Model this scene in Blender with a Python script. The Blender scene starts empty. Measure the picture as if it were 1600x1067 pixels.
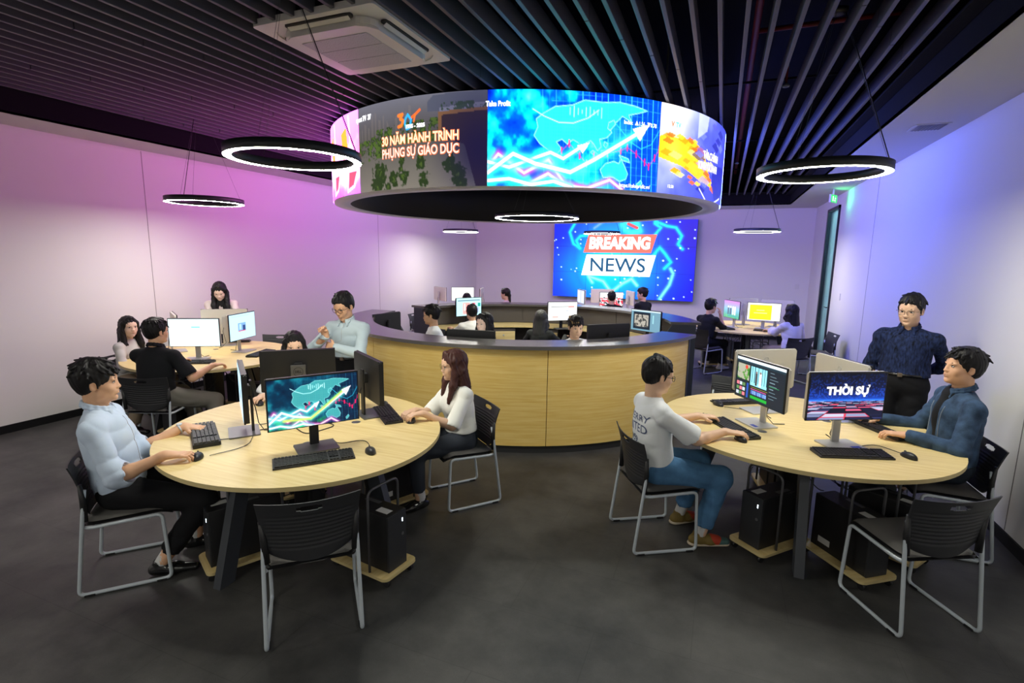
import bpy, bmesh, math, random
import numpy as np
from mathutils import Vector, Matrix
from mathutils.bvhtree import BVHTree
PI = math.pi
SC = bpy.context.scene
COL = SC.collection
rad = math.radians

# ---------------------------------------------------------------- camera, world, exposure
cd = bpy.data.cameras.new('camera')
cd.sensor_width = 36.0
cd.lens = 803.8/1600*36.0
cd.clip_start = 0.05
cam = bpy.data.objects.new('camera', cd)
COL.objects.link(cam)
YAW, PITCH, ROLL = 0.381645, 0.162013, 0.015314
CF = Vector((-math.sin(YAW)*math.cos(PITCH), math.cos(YAW)*math.cos(PITCH), -math.sin(PITCH)))
CR = Vector((math.cos(YAW), math.sin(YAW), 0))
CU = CR.cross(CF)
cr_ = CR*math.cos(ROLL) + CU*math.sin(ROLL)
cu_ = CU*math.cos(ROLL) - CR*math.sin(ROLL)
cam.matrix_world = Matrix(((cr_.x, cu_.x, -CF.x, 0), (cr_.y, cu_.y, -CF.y, 0), (cr_.z, cu_.z, -CF.z, 1.92), (0, 0, 0, 1)))
SC.camera = cam
w = bpy.data.worlds.new('world')
SC.world = w
w.use_nodes = True
w.node_tree.nodes['Background'].inputs[0].default_value = (0.010, 0.011, 0.016, 1)
w.node_tree.nodes['Background'].inputs[1].default_value = 0.3
SC.view_settings.view_transform = 'Standard'
SC.view_settings.look = 'None'
SC.view_settings.exposure = EXPOSURE = 0.75
SC.view_settings.gamma = 1.0
SC.view_settings.use_curve_mapping = False
try:
    SC.cycles.use_denoising = True
    SC.cycles.denoiser = 'OPENIMAGEDENOISE'
    SC.cycles.max_bounces = 7
    SC.cycles.diffuse_bounces = 4
    SC.cycles.glossy_bounces = 3
    SC.cycles.transmission_bounces = 6
    SC.cycles.transparent_max_bounces = 8
    SC.cycles.caustics_reflective = False
    SC.cycles.caustics_refractive = False
    SC.cycles.sample_clamp_indirect = 6.0
except Exception:
    pass
PENDANT = 64.0      # radiance of the ring lamps' diffusers
LED = 1.25           # radiance scale of the round video wall
WALLLED = 1.15
DESKLED = 1.0

# ---------------------------------------------------------------- helpers
def lin(c):
    return tuple(((v/12.92) if v <= 0.04045 else ((v+0.055)/1.055)**2.4) for v in c)

def hexc(h):
    return lin(tuple(int(h[i:i+2], 16)/255 for i in (0, 2, 4)))

def mat(name, col, rough=0.6, metal=0.0, emit=None, es=0.0, bump=0.0, bscale=60.0, spec=0.5, mottle=0.0, mscale=6.0, stretch=None):
    m = bpy.data.materials.new(name)
    m.use_nodes = True
    nt = m.node_tree
    b = nt.nodes['Principled BSDF']
    if isinstance(col, str):
        col = hexc(col)
    b.inputs['Base Color'].default_value = (*col, 1)
    b.inputs['Roughness'].default_value = rough
    b.inputs['Metallic'].default_value = metal
    b.inputs['Specular IOR Level'].default_value = spec
    if emit is not None:
        if isinstance(emit, str):
            emit = hexc(emit)
        b.inputs['Emission Color'].default_value = (*emit, 1)
        b.inputs['Emission Strength'].default_value = es
    tc = None
    if bump or mottle:
        tc = nt.nodes.new('ShaderNodeTexCoord')
        mp = nt.nodes.new('ShaderNodeMapping')
        nt.links.new(tc.outputs['Object'], mp.inputs[0])
        if stretch:
            mp.inputs['Scale'].default_value = stretch
    if bump:
        n = nt.nodes.new('ShaderNodeTexNoise')
        n.inputs['Scale'].default_value = bscale
        n.inputs['Detail'].default_value = 3
        nt.links.new(mp.outputs[0], n.inputs['Vector'])
        bp = nt.nodes.new('ShaderNodeBump')
        bp.inputs['Strength'].default_value = bump
        bp.inputs['Distance'].default_value = 0.01
        nt.links.new(n.outputs[0], bp.inputs['Height'])
        nt.links.new(bp.outputs[0], b.inputs['Normal'])
    if mottle:
        n = nt.nodes.new('ShaderNodeTexNoise')
        n.inputs['Scale'].default_value = mscale
        n.inputs['Detail'].default_value = 5
        nt.links.new(mp.outputs[0], n.inputs['Vector'])
        r = nt.nodes.new('ShaderNodeMapRange')
        r.inputs[1].default_value = 0.3
        r.inputs[2].default_value = 0.7
        r.inputs[3].default_value = 1-mottle
        r.inputs[4].default_value = 1+mottle
        nt.links.new(n.outputs[0], r.inputs[0])
        mx = nt.nodes.new('ShaderNodeVectorMath')
        mx.operation = 'SCALE'
        mx.inputs[0].default_value = col[:3]
        nt.links.new(r.outputs[0], mx.inputs['Scale'])
        nt.links.new(mx.outputs[0], b.inputs['Base Color'])
    return m

def wood_mat(name, c1, c2, rough=0.42, axis=0):
    m = bpy.data.materials.new(name)
    m.use_nodes = True
    nt = m.node_tree
    b = nt.nodes['Principled BSDF']
    b.inputs['Roughness'].default_value = rough
    tc = nt.nodes.new('ShaderNodeTexCoord')
    mp = nt.nodes.new('ShaderNodeMapping')
    sc = [26, 26, 26]
    if axis == 3: sc = [1.6, 1.6, 40]
    else: sc[axis] = 1.3
    mp.inputs['Scale'].default_value = sc
    nt.links.new(tc.outputs['Object'], mp.inputs[0])
    n = nt.nodes.new('ShaderNodeTexNoise')
    n.inputs['Scale'].default_value = 1.6
    n.inputs['Detail'].default_value = 6
    n.inputs['Roughness'].default_value = 0.62
    nt.links.new(mp.outputs[0], n.inputs['Vector'])
    r = nt.nodes.new('ShaderNodeValToRGB')
    r.color_ramp.elements[0].position = 0.3
    r.color_ramp.elements[0].color = (*hexc(c1), 1)
    r.color_ramp.elements[1].position = 0.68
    r.color_ramp.elements[1].color = (*hexc(c2), 1)
    nt.links.new(n.outputs[0], r.inputs[0])
    nt.links.new(r.outputs[0], b.inputs['Base Color'])
    return m

def link(name, me, m, parent=None, loc=None, smooth=False):
    ob = bpy.data.objects.new(name, me)
    if m is not None:
        for mm in (m if isinstance(m, (list, tuple)) else [m]):
            me.materials.append(mm)
    COL.objects.link(ob)
    if parent is not None:
        ob.parent = parent
    if loc is not None:
        ob.location = loc
    if smooth:
        me.polygons.foreach_set('use_smooth', [True]*len(me.polygons))
    return ob

def pyd(name, verts, faces, m, parent=None, smooth=False, loc=None):
    me = bpy.data.meshes.new(name)
    me.from_pydata([tuple(v) for v in verts], [], [tuple(f) for f in faces])
    me.update()
    return link(name, me, m, parent, loc, smooth)

class MB:
    """collects simple solids into one mesh"""
    def __init__(s):
        s.bm = bmesh.new()
    def box(s, c, d, rot=None, bev=0.0, mi=0):
        g = bmesh.ops.create_cube(s.bm, size=1.0)
        vs = g['verts']
        M = Matrix.Translation(c) @ (rot if rot is not None else Matrix.Identity(4)) @ Matrix.Diagonal((*d, 1))
        bmesh.ops.transform(s.bm, matrix=M, verts=vs)
        fs = list({f for v in vs for f in v.link_faces})
        for f in fs:
            f.material_index = mi
        if bev > 0:
            es = list({e for v in vs for e in v.link_edges})
            bmesh.ops.bevel(s.bm, geom=es, offset=bev, segments=2, affect='EDGES', profile=0.6)
        return s
    def prism(s, pts, z0, z1, mi=0, bev=0.0):
        b = [s.bm.verts.new((x, y, z0)) for x, y in pts]
        t = [s.bm.verts.new((x, y, z1)) for x, y in pts]
        n = len(pts)
        fs = [s.bm.faces.new(b[::-1]), s.bm.faces.new(t)]
        for i in range(n):
            fs.append(s.bm.faces.new((b[i], b[(i+1) % n], t[(i+1) % n], t[i])))
        for f in fs:
            f.material_index = mi
        if bev > 0:
            es = list(fs[0].edges)+list(fs[1].edges)
            bmesh.ops.bevel(s.bm, geom=es, offset=bev, segments=2, affect='EDGES')
        return s
    def tube(s, pts, r, n=8, closed=False, mi=0, caps=True):
        pts = [Vector(p) for p in pts]
        L = len(pts)
        rings = []
        prev = None
        for i, p in enumerate(pts):
            if closed:
                t = (pts[(i+1) % L]-pts[i-1])
            else:
                t = pts[min(i+1, L-1)]-pts[max(i-1, 0)]
            t.normalize()
            if prev is None:
                u = t.orthogonal().normalized()
            else:
                u = (prev - t*prev.dot(t))
                if u.length < 1e-6:
                    u = t.orthogonal()
                u.normalize()
            prev = u
            v = t.cross(u)
            rr = r[i] if isinstance(r, (list, tuple)) else r
            rings.append([s.bm.verts.new(p+(u*math.cos(2*PI*k/n)+v*math.sin(2*PI*k/n))*rr) for k in range(n)])
        for i in range(L if closed else L-1):
            a, b = rings[i], rings[(i+1) % L]
            for k in range(n):
                f = s.bm.faces.new((a[k], a[(k+1) % n], b[(k+1) % n], b[k]))
                f.material_index = mi
                f.smooth = True
        if caps and not closed:
            s.bm.faces.new(rings[0][::-1]).material_index = mi
            s.bm.faces.new(rings[-1]).material_index = mi
        return s
    def lathe(s, prof, n=48, c=(0, 0), a0=0.0, a1=2*PI, mi=0, closedprof=False, smooth=True, ends=True):
        full = abs(a1-a0-2*PI) < 1e-6
        m_ = n if full else n+1
        rings = []
        for i in range(m_):
            a = a0+(a1-a0)*i/n
            rings.append([s.bm.verts.new((c[0]+r*math.cos(a), c[1]+r*math.sin(a), z)) for r, z in prof])
        P = len(prof)
        for i in range(n):
            A, B = rings[i], rings[(i+1) % m_]
            for k in range(P if closedprof else P-1):
                q = [A[k], B[k], B[(k+1) % P], A[(k+1) % P]]
                f = s.bm.faces.new(q)
                f.material_index = mi
                f.smooth = smooth
        if closedprof and not full and ends:
            s.bm.faces.new(rings[0]).material_index = mi
            s.bm.faces.new(rings[-1][::-1]).material_index = mi
        return s
    def out(s, name, m, parent=None, loc=None, smooth=False, recalc=True):
        if recalc:
            bmesh.ops.recalc_face_normals(s.bm, faces=s.bm.faces[:])
        me = bpy.data.meshes.new(name)
        s.bm.to_mesh(me)
        s.bm.free()
        return link(name, me, m, parent, loc, smooth)

def sharp(ob, ang=40):
    me = ob.data
    me.polygons.foreach_set('use_smooth', [True]*len(me.polygons))
    me.set_sharp_from_angle(angle=rad(ang))
    return ob

def fillet(pts, r, seg=5):
    pts = [Vector(p) for p in pts]
    o = [pts[0]]
    for i in range(1, len(pts)-1):
        a, b, c = pts[i-1], pts[i], pts[i+1]
        d1 = (a-b); d2 = (c-b)
        rr = min(r, d1.length*0.49, d2.length*0.49)
        p0 = b+d1.normalized()*rr
        p1 = b+d2.normalized()*rr
        for k in range(seg+1):
            t = k/seg
            o.append(p0*(1-t)**2+b*2*t*(1-t)+p1*t*t)
    o.append(pts[-1])
    return o

def rrect(w_, h_, r, n=5, cx=0, cy=0):
    o = []
    for (sx, sy, a0) in ((1, 1, 0), (-1, 1, 90), (-1, -1, 180), (1, -1, 270)):
        for k in range(n+1):
            a = rad(a0+90*k/n)
            o.append((cx+sx*(w_/2-r)+r*math.cos(a), cy+sy*(h_/2-r)+r*math.sin(a)))
    return o

def tag(o, label=None, cat=None, group=None, kind=None):
    if label: o['label'] = label
    if cat: o['category'] = cat
    if group: o['group'] = group
    if kind: o['kind'] = kind
    return o

def thing(name, loc, rz, label, cat, group=None):
    o = bpy.data.objects.new(name, None)
    o.empty_display_size = 0.1
    COL.objects.link(o)
    o.location = loc
    o.rotation_euler = (0, 0, rad(rz))
    return tag(o, label, cat, group)

def copy_tree(o, parent=None):
    c = o.copy()
    COL.objects.link(c)
    c.parent = parent
    for ch in list(o.children):
        copy_tree(ch, c)
    return c

_font_cache = {}
def text_mesh(s, size=1.0, bold=0.0, align='CENTER', shear=0.0, extr=0.0, subdiv=False, spacing=1.0):
    cu = bpy.data.curves.new('t', 'FONT')
    cu.body = s
    cu.size = size
    cu.align_x = align
    cu.align_y = 'CENTER'
    cu.offset = bold
    cu.shear = shear
    cu.extrude = extr
    cu.space_character = spacing
    cu.resolution_u = 4
    ob = bpy.data.objects.new('t', cu)
    COL.objects.link(ob)
    dg = bpy.context.evaluated_depsgraph_get()
    dg.update()
    me = bpy.data.meshes.new_from_object(ob.evaluated_get(dg))
    V = np.empty(len(me.vertices)*3)
    me.vertices.foreach_get('co', V)
    V = V.reshape(-1, 3)
    F = [tuple(p.vertices) for p in me.polygons]
    bpy.data.objects.remove(ob)
    bpy.data.curves.remove(cu)
    bpy.data.meshes.remove(me)
    return V, F

# ---------------------------------------------------------------- materials
M = {}
M['wall'] = mat('wall_paint', (0.78, 0.77, 0.76), 0.75, bump=0.02, bscale=180)
M['ceil_white'] = mat('ceiling_paint', (0.62, 0.62, 0.61), 0.85)
M['black_paint'] = mat('black_paint', (0.006, 0.006, 0.008), 0.9, spec=0.2)
M['slat'] = mat('baffle_grey', (0.085, 0.085, 0.10), 0.45, spec=0.4)
M['skirt'] = mat('skirting_black', (0.006, 0.006, 0.007), 0.6, spec=0.25)
M['wood'] = wood_mat('pale_wood', 'DCC07E', 'EFD9A0', 0.40, axis=0)
M['woodedge'] = mat('wood_edge', 'CDBA86', 0.5)
M['woodc'] = wood_mat('counter_wood', 'F0C564', 'FFE08E', 0.5, axis=3)
M['ledge'] = mat('ledge_taupe', (0.105, 0.097, 0.097), 0.24, spec=0.9)
M['panelgrey'] = mat('panel_taupe', (0.088, 0.078, 0.074), 0.55)
M['endgrey'] = mat('end_panel_grey', (0.035, 0.042, 0.055), 0.5)
M['kick'] = mat('kick_grey', (0.028, 0.028, 0.030), 0.5)
M['legm'] = mat('leg_graphite', (0.042, 0.047, 0.058), 0.5)
M['chrome'] = mat('silver_tube', (0.56, 0.62, 0.68), 0.36, 0.15)
M['darktube'] = mat('dark_tube', (0.10, 0.10, 0.11), 0.45, 0.3)
M['plastic'] = mat('black_plastic', (0.012, 0.012, 0.014), 0.45)
M['plastic2'] = mat('charcoal_plastic', (0.022, 0.023, 0.027), 0.5)
M['keys'] = mat('key_black', (0.012, 0.012, 0.013), 0.5)
M['keys2'] = mat('key_grey', (0.06, 0.062, 0.066), 0.5)
M['seatfab'] = mat('seat_fabric', (0.11, 0.105, 0.10), 0.85, bump=0.2, bscale=500)
M['silver'] = mat('silver_plastic', (0.62, 0.60, 0.55), 0.42, 0.25)
M['basegrey'] = mat('base_grey', (0.16, 0.16, 0.17), 0.35, 0.6)
M['basesilver'] = mat('base_silver', (0.5, 0.5, 0.5), 0.35, 0.5)
M['white'] = mat('white_plastic', (0.72, 0.72, 0.70), 0.5)
M['offwhite'] = mat('white_label', (0.55, 0.55, 0.55), 0.6)
M['alu'] = mat('aluminium_rim', (0.80, 0.78, 0.82), 0.5, 0.0)
M['ringblack'] = mat('ring_inner_black', (0.006, 0.007, 0.010), 0.6)
M['lamp'] = mat('lamp_diffuser', (0.8, 0.8, 0.75), 0.5, emit=(1.0, 0.985, 0.86), es=PENDANT)
M['lamphouse'] = mat('lamp_housing', (0.035, 0.04, 0.045), 0.45)
M['led'] = mat('power_led', (0.3, 0.4, 0.5), 0.4, emit=(0.75, 0.9, 1.0), es=4.0)
M['redpipe'] = mat('red_pipe', (0.20, 0.012, 0.012), 0.5)
M['duct'] = mat('dark_duct', (0.018, 0.018, 0.022), 0.6, 0.2)
M['vent'] = mat('vent_grey', (0.25, 0.25, 0.27), 0.6)
M['acwhite'] = mat('ac_white', (0.74, 0.72, 0.68), 0.45)
M['acgrille'] = mat('ac_grille', (0.52, 0.52, 0.55), 0.6, bump=0.6, bscale=90)
M['acdark'] = mat('ac_slot', (0.03, 0.028, 0.026), 0.6)
M['frame'] = mat('door_frame_black', (0.008, 0.010, 0.014), 0.4)
M['blue_sticker'] = mat('blue_sticker', (0.01, 0.06, 0.5), 0.5)

def emis(name, c, s):
    if isinstance(c, str):
        c = hexc(c)
    return mat(name, (0.0, 0.0, 0.0), 0.6, emit=c, es=s, spec=0.1)

def vcol_mat(name, s):
    m = bpy.data.materials.new(name)
    m.use_nodes = True
    nt = m.node_tree
    b = nt.nodes['Principled BSDF']
    b.inputs['Base Color'].default_value = (0.01, 0.01, 0.012, 1)
    b.inputs['Roughness'].default_value = 0.35
    b.inputs['Specular IOR Level'].default_value = 0.2
    a = nt.nodes.new('ShaderNodeAttribute')
    a.attribute_name = 'Col'
    nt.links.new(a.outputs['Color'], b.inputs['Emission Color'])
    b.inputs['Emission Strength'].default_value = s
    return m
M['ledscreen'] = vcol_mat('led_screen', LED)
M['ledpink'] = vcol_mat('led_rear_wash_pink', 3.4)  # this and the next two: boosted glow for the unseen rear panels
M['ledblue'] = vcol_mat('led_rear_wash_blue', 15.0)
M['ledback'] = vcol_mat('led_rear_wash_lilac', 7.0)
M['ledpink2'] = vcol_mat('led_screen_pink_front', 3.2)
M['wallscreen'] = vcol_mat('wall_screen', WALLLED)
M['deskscreen'] = vcol_mat('desk_screen', DESKLED)

# floor material: dark vinyl with cloudy mottling and faint joints
def floor_mat():
    m = bpy.data.materials.new('floor_vinyl')
    m.use_nodes = True
    nt = m.node_tree
    b = nt.nodes['Principled BSDF']
    tc = nt.nodes.new('ShaderNodeTexCoord')
    n1 = nt.nodes.new('ShaderNodeTexNoise'); n1.inputs['Scale'].default_value = 1.9; n1.inputs['Detail'].default_value = 8; n1.inputs['Roughness'].default_value = 0.65
    n2 = nt.nodes.new('ShaderNodeTexNoise'); n2.inputs['Scale'].default_value = 160; n2.inputs['Detail'].default_value = 2
    nt.links.new(tc.outputs['Object'], n1.inputs['Vector']); nt.links.new(tc.outputs['Object'], n2.inputs['Vector'])
    r1 = nt.nodes.new('ShaderNodeValToRGB')
    r1.color_ramp.elements[0].position = 0.34; r1.color_ramp.elements[0].color = (0.033, 0.033, 0.034, 1)
    r1.color_ramp.elements[1].position = 0.68; r1.color_ramp.elements[1].color = (0.090, 0.087, 0.085, 1)
    nt.links.new(n1.outputs[0], r1.inputs[0])
    mr = nt.nodes.new('ShaderNodeMapRange'); mr.inputs[3].default_value = 0.82; mr.inputs[4].default_value = 1.18
    nt.links.new(n2.outputs[0], mr.inputs[0])
    bt = nt.nodes.new('ShaderNodeTexBrick')
    bt.offset = 0.5
    bt.inputs['Scale'].default_value = 1.0
    bt.inputs['Mortar Size'].default_value = 0.0022
    bt.inputs['Brick Width'].default_value = 0.95
    bt.inputs['Row Height'].default_value = 0.48
    bt.inputs['Color1'].default_value = (1, 1, 1, 1); bt.inputs['Color2'].default_value = (0.93, 0.93, 0.93, 1); bt.inputs['Mortar'].default_value = (0.72, 0.72, 0.72, 1)
    nt.links.new(tc.outputs['Object'], bt.inputs['Vector'])
    v1 = nt.nodes.new('ShaderNodeVectorMath'); v1.operation = 'SCALE'
    nt.links.new(r1.outputs[0], v1.inputs[0]); nt.links.new(mr.outputs[0], v1.inputs['Scale'])
    v2 = nt.nodes.new('ShaderNodeVectorMath'); v2.operation = 'MULTIPLY'
    nt.links.new(v1.outputs[0], v2.inputs[0]); nt.links.new(bt.outputs['Color'], v2.inputs[1])
    nt.links.new(v2.outputs[0], b.inputs['Base Color'])
    b.inputs['Roughness'].default_value = 0.48
    b.inputs['Specular IOR Level'].default_value = 0.4
    return m
M['floor'] = floor_mat()
# ---------------------------------------------------------------- the room
XL, XR, YF, YB, HC = -6.9, 1.97, -3.2, 14.2, 3.18   # walls, ceiling height of the plaster border
TX0, TX1, TY1, ZS = -6.3, 1.30, 13.3, 3.38          # recessed tray and underside of the baffles
ZP = 4.3
def slab(name, x0, x1, y0, y1, z0, z1, m):
    o = MB().box(((x0+x1)/2, (y0+y1)/2, (z0+z1)/2), (x1-x0, y1-y0, z1-z0)).out(name, m)
    return tag(o, kind='structure')
slab('floor', XL-0.1, XR+2.3, YF-0.1, YB+0.1, -0.1, 0, M['floor'])
slab('wall_left', XL-0.12, XL, YF, YB, 0, ZP, M['wall'])
slab('wall_back', XL-0.12, XR+0.12, YB, YB+0.12, 0, ZP, M['wall'])
slab('wall_front', XL-0.12, XR+0.12, YF-0.12, YF, 0, ZP, M['wall'])
DY0, DY1, DZ = 11.40, 12.56, 2.98
o = MB()
o.box((XR+0.06, (YF+DY0)/2, ZP/2), (0.12, DY0-YF, ZP)).box((XR+0.06, (DY1+YB)/2, ZP/2), (0.12, YB-DY1, ZP)).box((XR+0.06, (DY0+DY1)/2, (DZ+ZP)/2), (0.12, DY1-DY0, ZP-DZ))
tag(o.out('wall_right', M['wall']), kind='structure')
# plaster border of the ceiling round the recessed tray
o = MB()
t = 0.02
o.box(((XL+TX0)/2, (YF+YB)/2, HC+t/2), (TX0-XL, YB-YF, t))
o.box(((XR+TX1)/2, (YF+YB)/2, HC+t/2), (XR-TX1, YB-YF, t))
o.box(((TX0+TX1)/2, (TY1+YB)/2, HC+t/2), (TX1-TX0, YB-TY1, t))
tag(o.out('ceiling', M['ceil_white']), kind='structure')
o = MB()
o.box((TX0-0.01, (YF+TY1)/2, (HC+ZP)/2), (0.02, TY1-YF, ZP-HC))
o.box((TX1+0.01, (YF+TY1)/2, (HC+ZP)/2), (0.02, TY1-YF, ZP-HC))
o.box(((TX0+TX1)/2, TY1+0.01, (HC+ZP)/2), (TX1-TX0+0.04, 0.02, ZP-HC))
tag(o.out('trim_1', M['black_paint']), kind='structure')
# flat black strips beside the baffles
o = MB()
o.box((TX1-0.055, (YF+TY1)/2, ZS+0.01), (0.10, TY1-YF-0.02, 0.02))
o.box(((TX0+TX1)/2, TY1-0.16, ZS+0.06), (TX1-TX0-0.02, 0.30, 0.02))
tag(o.out('trim_2', M['black_paint']), kind='structure')
slab('ceiling_upper', XL-0.12, XR+0.12, YF-0.12, YB+0.12, ZP, ZP+0.1, M['black_paint'])
# skirting
def skirt(name, x0, x1, y0, y1):
    slab(name, x0, x1, y0, y1, 0.0, 0.085, M['skirt'])
skirt('baseboard_left', XL, XL+0.014, YF, YB)
skirt('baseboard_right', XR-0.014, XR, YF, DY0-0.05)
skirt('baseboard_back', XL+0.014, XR-0.014, YB-0.014, YB)
skirt('baseboard_right_far', XR-0.014, XR, DY1+0.05, YB-0.014)
# fine joints of the wall panels
M['joint'] = mat('panel_joint', (0.30, 0.28, 0.28), 0.8)
n = 3
for y in (-0.3, 4.53, 9.38):
    tag(MB().box((XL+0.0015, y, 1.63), (0.003, 0.006, 3.08)).out('trim_%d' % n, M['joint']), kind='structure'); n += 1
for y in (1.2, 4.4, 8.9):
    tag(MB().box((XR-0.0015, y, 1.63), (0.003, 0.006, 3.08)).out('trim_%d' % n, M['joint']), kind='structure'); n += 1

# baffles
SP = 0.1545
k0 = -0.123
def make_slat(x):
    rng = random.Random(int((x+10)*100))
    o = MB()
    cuts = [YF+0.05]
    y = 2.0+0.35*((x-k0)/SP % 9)
    while y < 12.5:
        cuts.append(y); y += 4.0
    cuts.append(TY1-0.32)
    for a, b in zip(cuts[:-1], cuts[1:]):
        # bottom corners slightly rounded
        o.box((0, (a+b)/2, 0.06), (0.028, b-a-0.006, 0.12), bev=0.004)
    return o
k = -40
xs = []
while True:
    x = k0+SP*k
    k += 1
    if x < TX0+0.06: continue
    if x > TX1-0.12: break
    xs.append(x)
ACX, ACY = -2.47, 3.19
for x in xs:
    if abs(x-ACX) < 0.44:
        # the baffle is interrupted by the air conditioner cassette
        o = MB()
        o.box((0, (YF+0.05+ACY-0.46)/2, 0.06), (0.028, ACY-0.46-YF-0.05, 0.12), bev=0.004)
        o.box((0, (ACY+0.46+TY1-0.32)/2, 0.06), (0.028, TY1-0.32-ACY-0.46, 0.12), bev=0.004)
        s = o.out('ceiling_baffle', M['slat'], loc=(x, 0, ZS))
        tag(s, 'dark grey ceiling baffle interrupted by the white air conditioner', 'ceiling baffle', 'baffles cut by the air conditioner')
    else:
        s = make_slat(x).out('ceiling_baffle', M['slat'], loc=(x, 0, ZS))
        tag(s, 'long dark grey ceiling baffle running uncut past the air conditioner', 'ceiling baffle', 'long parallel ceiling baffles')
# services above the baffles
def pipe(name, pts, r, m, label, cat, group=None):
    o = MB().tube(pts, r, 10).out(name, m)
    return tag(o, label, cat, group)
pipe('sprinkler_pipe', [(0.12, YF+0.1, 3.86), (0.12, 13.0, 3.86)], 0.03, M['redpipe'], 'long dark red sprinkler pipe above the ceiling baffles', 'pipe')
pipe('sprinkler_branch_pipe', [(0.12, 5.2, 3.86), (1.2, 5.2, 3.86)], 0.02, M['redpipe'], 'short red branch pipe crossing to the right above the baffles', 'pipe')
for i, y in enumerate((3.1, 5.9, 8.6, 11.2)):
    pipe('cable_rail', [(TX0+0.05, y, 3.66), (TX1-0.05, y, 3.66)], 0.012, M['duct'], 'thin dark hanging rail crossing above the ceiling baffles', 'rail', 'rails above the baffles')
for i, (x, y) in enumerate(((0.42, 5.6), (0.10, 9.6), (-4.3, 4.9))):
    o = thing('ceiling_sprinkler', (x, y, 3.50), 0, ['small sprinkler head between baffles above the right ring lamp', 'small sprinkler head far back right of the round video wall', 'small sprinkler head above the left front ring lamp'][i], 'sprinkler')
    MB().tube([(0, 0, 0.36), (0, 0, 0)], 0.011, 8).out('pipe', M['redpipe'], o)
    MB().lathe([(0, 0.0), (0.03, 0.0), (0.034, 0.012), (0.012, 0.03), (0, 0.03)], 16).out('deflector', M['chrome'], o)
# air conditioner cassette
ac = thing('air_conditioner', (ACX, ACY, ZS), 0, 'white square cassette air conditioner set into the baffle ceiling', 'air conditioner')
o = MB()
outer = rrect(0.95, 0.95, 0.03)
inner = rrect(0.86, 0.86, 0.20)
bm = o.bm
vo = [bm.verts.new((x, y, -0.012)) for x, y in outer]
vi = [bm.verts.new((x, y, -0.012)) for x, y in inner]
vt = [bm.verts.new((x, y, 0.03)) for x, y in outer]
vd = [bm.verts.new((x, y, -0.004)) for x, y in inner]
N_ = len(outer)
for i in range(N_):
    j = (i+1) % N_
    bm.faces.new((vo[i], vo[j], vi[j], vi[i])); bm.faces.new((vo[i], vt[i], vt[j], vo[j])); bm.faces.new((vi[i], vi[j], vd[j], vd[i]))
bm.faces.new(vt); bm.faces.new(vd[::-1])
o.out('panel', M['acwhite'], ac)
o = MB().prism(rrect(0.72, 0.72, 0.10), -0.062, -0.004, bev=0.012).out('face_plate', M['acwhite'], ac)
g = MB()
for i in range(3):
    g.prism(rrect(0.53, 0.168, 0.008, cx=0, cy=-0.176+0.176*i), -0.065, -0.062)
g.out('intake_grille', M['acgrille'], ac)
for a in range(4):
    R_ = Matrix.Rotation(rad(90*a), 4, 'Z')
    o = MB()
    o.prism(rrect(0.52, 0.050, 0.02, cx=0, cy=0.393), -0.016, -0.003)
    bmesh.ops.transform(o.bm, matrix=R_, verts=o.bm.verts[:])
    s = o.out('air_slot', M['acdark'], ac)
    o = MB()
    o.box((0, 0.392, -0.026), (0.48, 0.030, 0.004), rot=Matrix.Rotation(rad(28), 4, 'X'))
    bmesh.ops.transform(o.bm, matrix=R_, verts=o.bm.verts[:])
    o.out('louvre', M['acwhite'], s)
o = MB()
for sx in (-1, 1):
    for sy in (-1, 1):
        o.tube([(sx*0.43, sy*0.43, 0.03), (sx*0.43, sy*0.43, 0.9)], 0.006, 6)
o.box((0, 0, 0.16), (0.82, 0.82, 0.25))
o.out('body', M['black_paint'], ac)
# diffuser in the plaster border, exit sign, switch
v = thing('ceiling_vent', (1.69, 6.13, HC), 0, 'small grey grille in the white ceiling border at right', 'vent')
MB().box((0, 0, -0.004), (0.27, 0.27, 0.008), bev=0.002).out('frame', M['ceil_white'], v)
o = MB()
for i in range(9):
    o.box((-0.10+0.025*i, 0, -0.011), (0.006, 0.22, 0.006))
o.box((0, 0, -0.0085), (0.23, 0.23, 0.001))
o.out('louvre', M['vent'], v)
v = thing('exit_sign', (1.72, 10.75, HC), 60, 'small green emergency exit sign hanging under the ceiling by the glass door', 'exit sign')
MB().box((0, 0, -0.16), (0.26, 0.035, 0.14), bev=0.006).box((0, 0, -0.045), (0.02, 0.02, 0.09)).out('housing', M['white'], v)
gm = emis('exit_green', (0.03, 0.80, 0.15), 1.0)
wm = emis('exit_white', (0.5, 1.0, 0.6), 1.2)
MB().box((0, -0.0185, -0.16), (0.24, 0.002, 0.12)).out('face', gm, v)
o = MB()
o.box((-0.05, -0.0205, -0.16), (0.045, 0.002, 0.085))
o.tube([(0.045, -0.021, -0.122), (0.045, -0.021, -0.128)], 0.011, 8)
for a, b in (((0.04, -0.14), (0.03, -0.17)), ((0.04, -0.143), (0.065, -0.155)), ((0.038, -0.143), (0.015, -0.15)), ((0.03, -0.17), (0.052, -0.19)), ((0.052, -0.19), (0.045, -0.212)), ((0.03, -0.17), (0.012, -0.195)), ((0.012, -0.195), (-0.008, -0.195))):
    o.tube([(a[0], -0.021, a[1]), (b[0], -0.021, b[1])], 0.006, 6)
o.out('running_figure', wm, v)
MB().tube([(0, 0, -0.012), (0, 0, -0.004)], 0.004, 6).out('screw', M['chrome'], v)
gl = bpy.data.lights.new('sign_glow', 'AREA'); gl.energy = 0.7; gl.color = (0.1, 1.0, 0.3); gl.size = 0.22; gl.size_y = 0.1; gl.shape = 'RECTANGLE'
go = bpy.data.objects.new('sign_glow', gl); COL.objects.link(go); go.parent = v; go.location = (0, -0.03, -0.16); go.rotation_euler = (rad(-90), 0, 0)
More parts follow.
